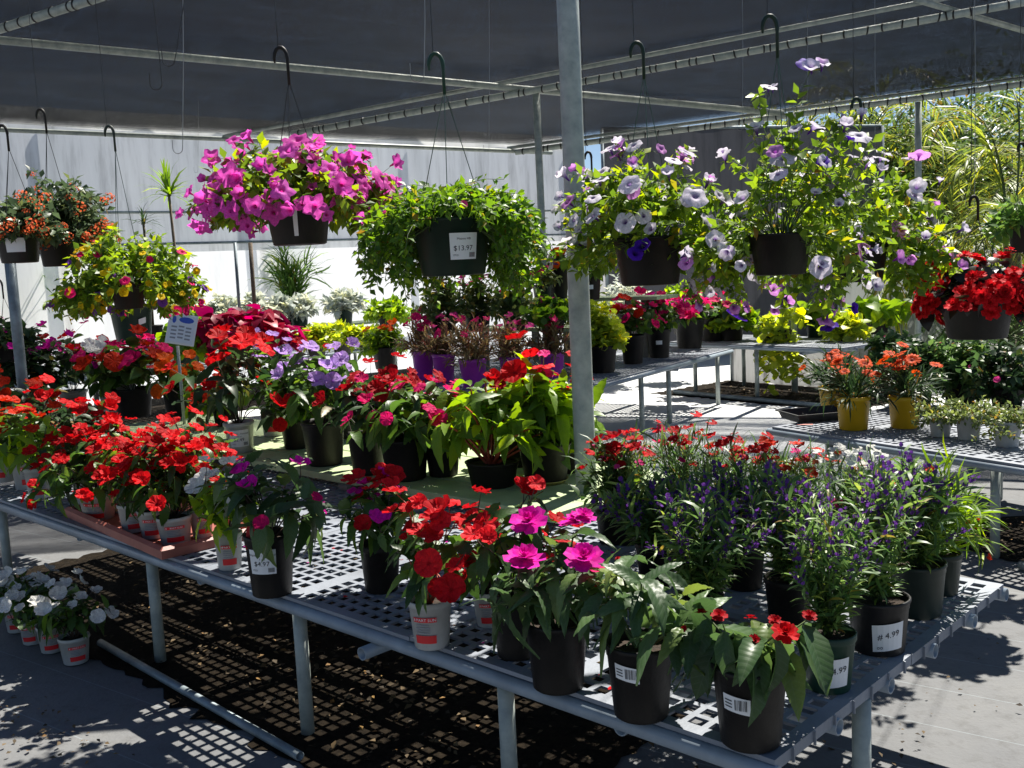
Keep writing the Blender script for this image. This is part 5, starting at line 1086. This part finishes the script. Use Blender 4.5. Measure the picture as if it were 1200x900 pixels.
# ------------------------------------------------------------------ palms and trees beyond
def palm(label, px, y, ztop, nf, L, seed, mat, zs=0):
    b = Dp(px, 300, y); root = thing('palm_tree', label, 'palm', (b[0], b[1], 0), 'palms beyond the shade house'); rg = np.random.default_rng(seed)
    g = G(); g.tube([(0, 0, 0), (.05, 0, ztop*.5), (0, 0, ztop)], [.14, .11, .1], 10); g.out('trunk', M['trunk'], root, True)
    pts = shoots(rg, nf, .05, (-5, 85), (L*.8, L*1.1), 1.5, 10, .12); pts[..., 2] += ztop; v, f = stems_mesh(pts, .016); mk('frond_ribs', v, f, M['stem'], root, True, 'stuff')
    per = 110; pos, d, tan = on_shoots(rg, pts, per, .12, 1, 58, .12); side = unit(np.cross(tan, np.array([0, 0, 1.0]))); sg = np.where(np.arange(len(pos)) % 2 == 0, 1, -1)[:, None]
    d = unit(tan*.6+side*sg*.8+np.array([0, 0, -.12])+rg.normal(0, .035, tan.shape)); t = np.tile(np.linspace(.12, 1, per), nf)
    s = L*.21*np.sin(np.pi*np.clip(t*.9+.08, 0, 1))**.7*rg.uniform(.8, 1.1, len(pos)); T = (T_STRAP[0]*np.array([.6, 1, 1.2]), T_STRAP[1])
    v, f = scatter(T, pos, frames(d, unit(np.array([0, 0, 1])+rg.normal(0, .2, d.shape))), s); mk('crown', v, f, M[mat], root, False, 'stuff')
palm('yellow green palm spreading its fronds at the upper right', 1185, 12.5, 1.7, 15, 2.9, 1, 'l_palm')
palm('palm behind the slim right pole', 1010, 19, 3.4, 15, 2.8, 2, 'l_palm')
palm('palm at the right picture edge', 1260, 14, 2.1, 14, 2.8, 3, 'l_palm')
palm('low palm behind the red begonia basket', 1120, 15.5, 1.6, 14, 2.6, 4, 'l_palm')
palm('small palm above the dark screen', 930, 20, 3.3, 15, 2.6, 5, 'l_palm')
palm('low feathery palm right of the slim pole', 1180, 11.8, .5, 18, 1.5, 6, 'l_palm2')
def tree(label, x, y, ht, rad, seed, mat='l_tree', n=5200):
    rg = np.random.default_rng(seed); root = thing('shade_tree', label, 'tree', (x, y, 0), 'trees behind the shade house'); g = G(); g.tube([(0, 0, 0), (.15, .1, ht*.35), (0, 0, ht*.6)], [.3, .24, .12], 10)
    k = 26; cc = unit(rg.normal(0, 1, (k, 3)))*rg.uniform(.35, .9, (k, 1))*np.array([rad, rad, ht*.36])+np.array([0, 0, ht*.6])
    for c in cc[:9]: g.tube([(0, 0, ht*.42), tuple(c*.5+np.array([0, 0, ht*.25])), tuple(c)], [.1, .06, .02], 6)
    g.out('trunk', M['trunk'], root, True)
    w = rg.integers(0, k, n); pos = cc[w]+rg.normal(0, rad*.17, (n, 3)); d = unit(rg.normal(0, 1, (n, 3))+np.array([0, 0, -.3])); v, f = scatter(T_SMALL, pos, frames(d, unit(rg.normal(0, .6, (n, 3))+np.array([0, 0, 1]))), (.13 if ht > 5 else .13)*rg.uniform(.6, 1.3, n)); mk('crown', v, f, M[mat], root, False, 'stuff')
for k, (x, y, h, r, lab) in enumerate(((10.5, 24, 5.4, 4.0, 'dense tree behind the palms at right'), (16, 22, 5.2, 4, 'dense tree beyond the right picture edge'), (7.2, 21, 4.6, 2.4, 'low bushy tree behind the dark screen'), (10.2, 18.5, 4.6, 2.4, 'low bushy tree behind the palms'))):
    tree(lab, x, y, h, r, 40+k, n=24000 if h > 5 else 12000)
# low fence of pale mesh and a white box behind the begonia
upright('mesh_fence', 'low pale mesh fence between the far bench and the slim right pole', 'fence', Dp(985, 300, 13.2), Dp(1120, 300, 12.2), .1, 1.5, sheet_mat('pale_mesh', (.3, .32, .31), .4, .3))

# plant stakes by the wall and the plastic sheet behind the back right bench
for px, r, mt, lab in ((281, .02, 'galv_dark', 'thin dark stake standing before the wall below the magenta basket'), (299, .026, 'trunk', 'brown stake standing before the wall right of the dark one')):
    q = Dp(px, 372, 12.4); g = G(); g.tube([(0, 0, 0), (.01, 0, float(Dp(px, 284, 12.4)[2])-ZW)], r, 8); o = g.out('plant_stake', M[mt], None, True, loc=(q[0], q[1], ZW)); tag(o, lab, 'stake')
upright('plastic_sheet', 'low streaky pale plastic sheet behind the legs of the back right bench', 'sheet', D1+dw*1.25, D1+dl*2.4+dw*1.25, .01, .58, sheet_mat('streaky_plastic', (.5, .5, .5), .3, .8))
# fallen petals on the front bench
rgp = np.random.default_rng(77)
for nm, mt, n, lab in (('fallen_petals', 'red', 70, 'fallen red petals scattered on the front bench mesh'), ('fallen_petals', 'magenta', 40, 'fallen magenta petals scattered on the front bench mesh'), ('fallen_leaves', 'l_litter', 120, 'dry leaf scraps caught on the front bench mesh')):
    q = np.array([onA(a, b) for a, b in zip(rgp.uniform(.1, 4.5, n), rgp.uniform(.05, 1.1, n))]); pos = np.column_stack([q, np.full(n, ZA+.004)]); d = unit(np.column_stack([rgp.normal(0, 1, (n, 2)), rgp.normal(0, .12, n)]))
    v, f = scatter(T_ROUND if mt != 'l_litter' else T_SMALL, pos, frames(d, unit(np.array([0, 0, 1])+rgp.normal(0, .15, (n, 3)))), .016*rgp.uniform(.6, 1.4, n)); o = mk(nm, v, f, M[mt], kind='stuff'); o['label'] = lab; o['category'] = 'petals' if mt != 'l_litter' else 'leaves'
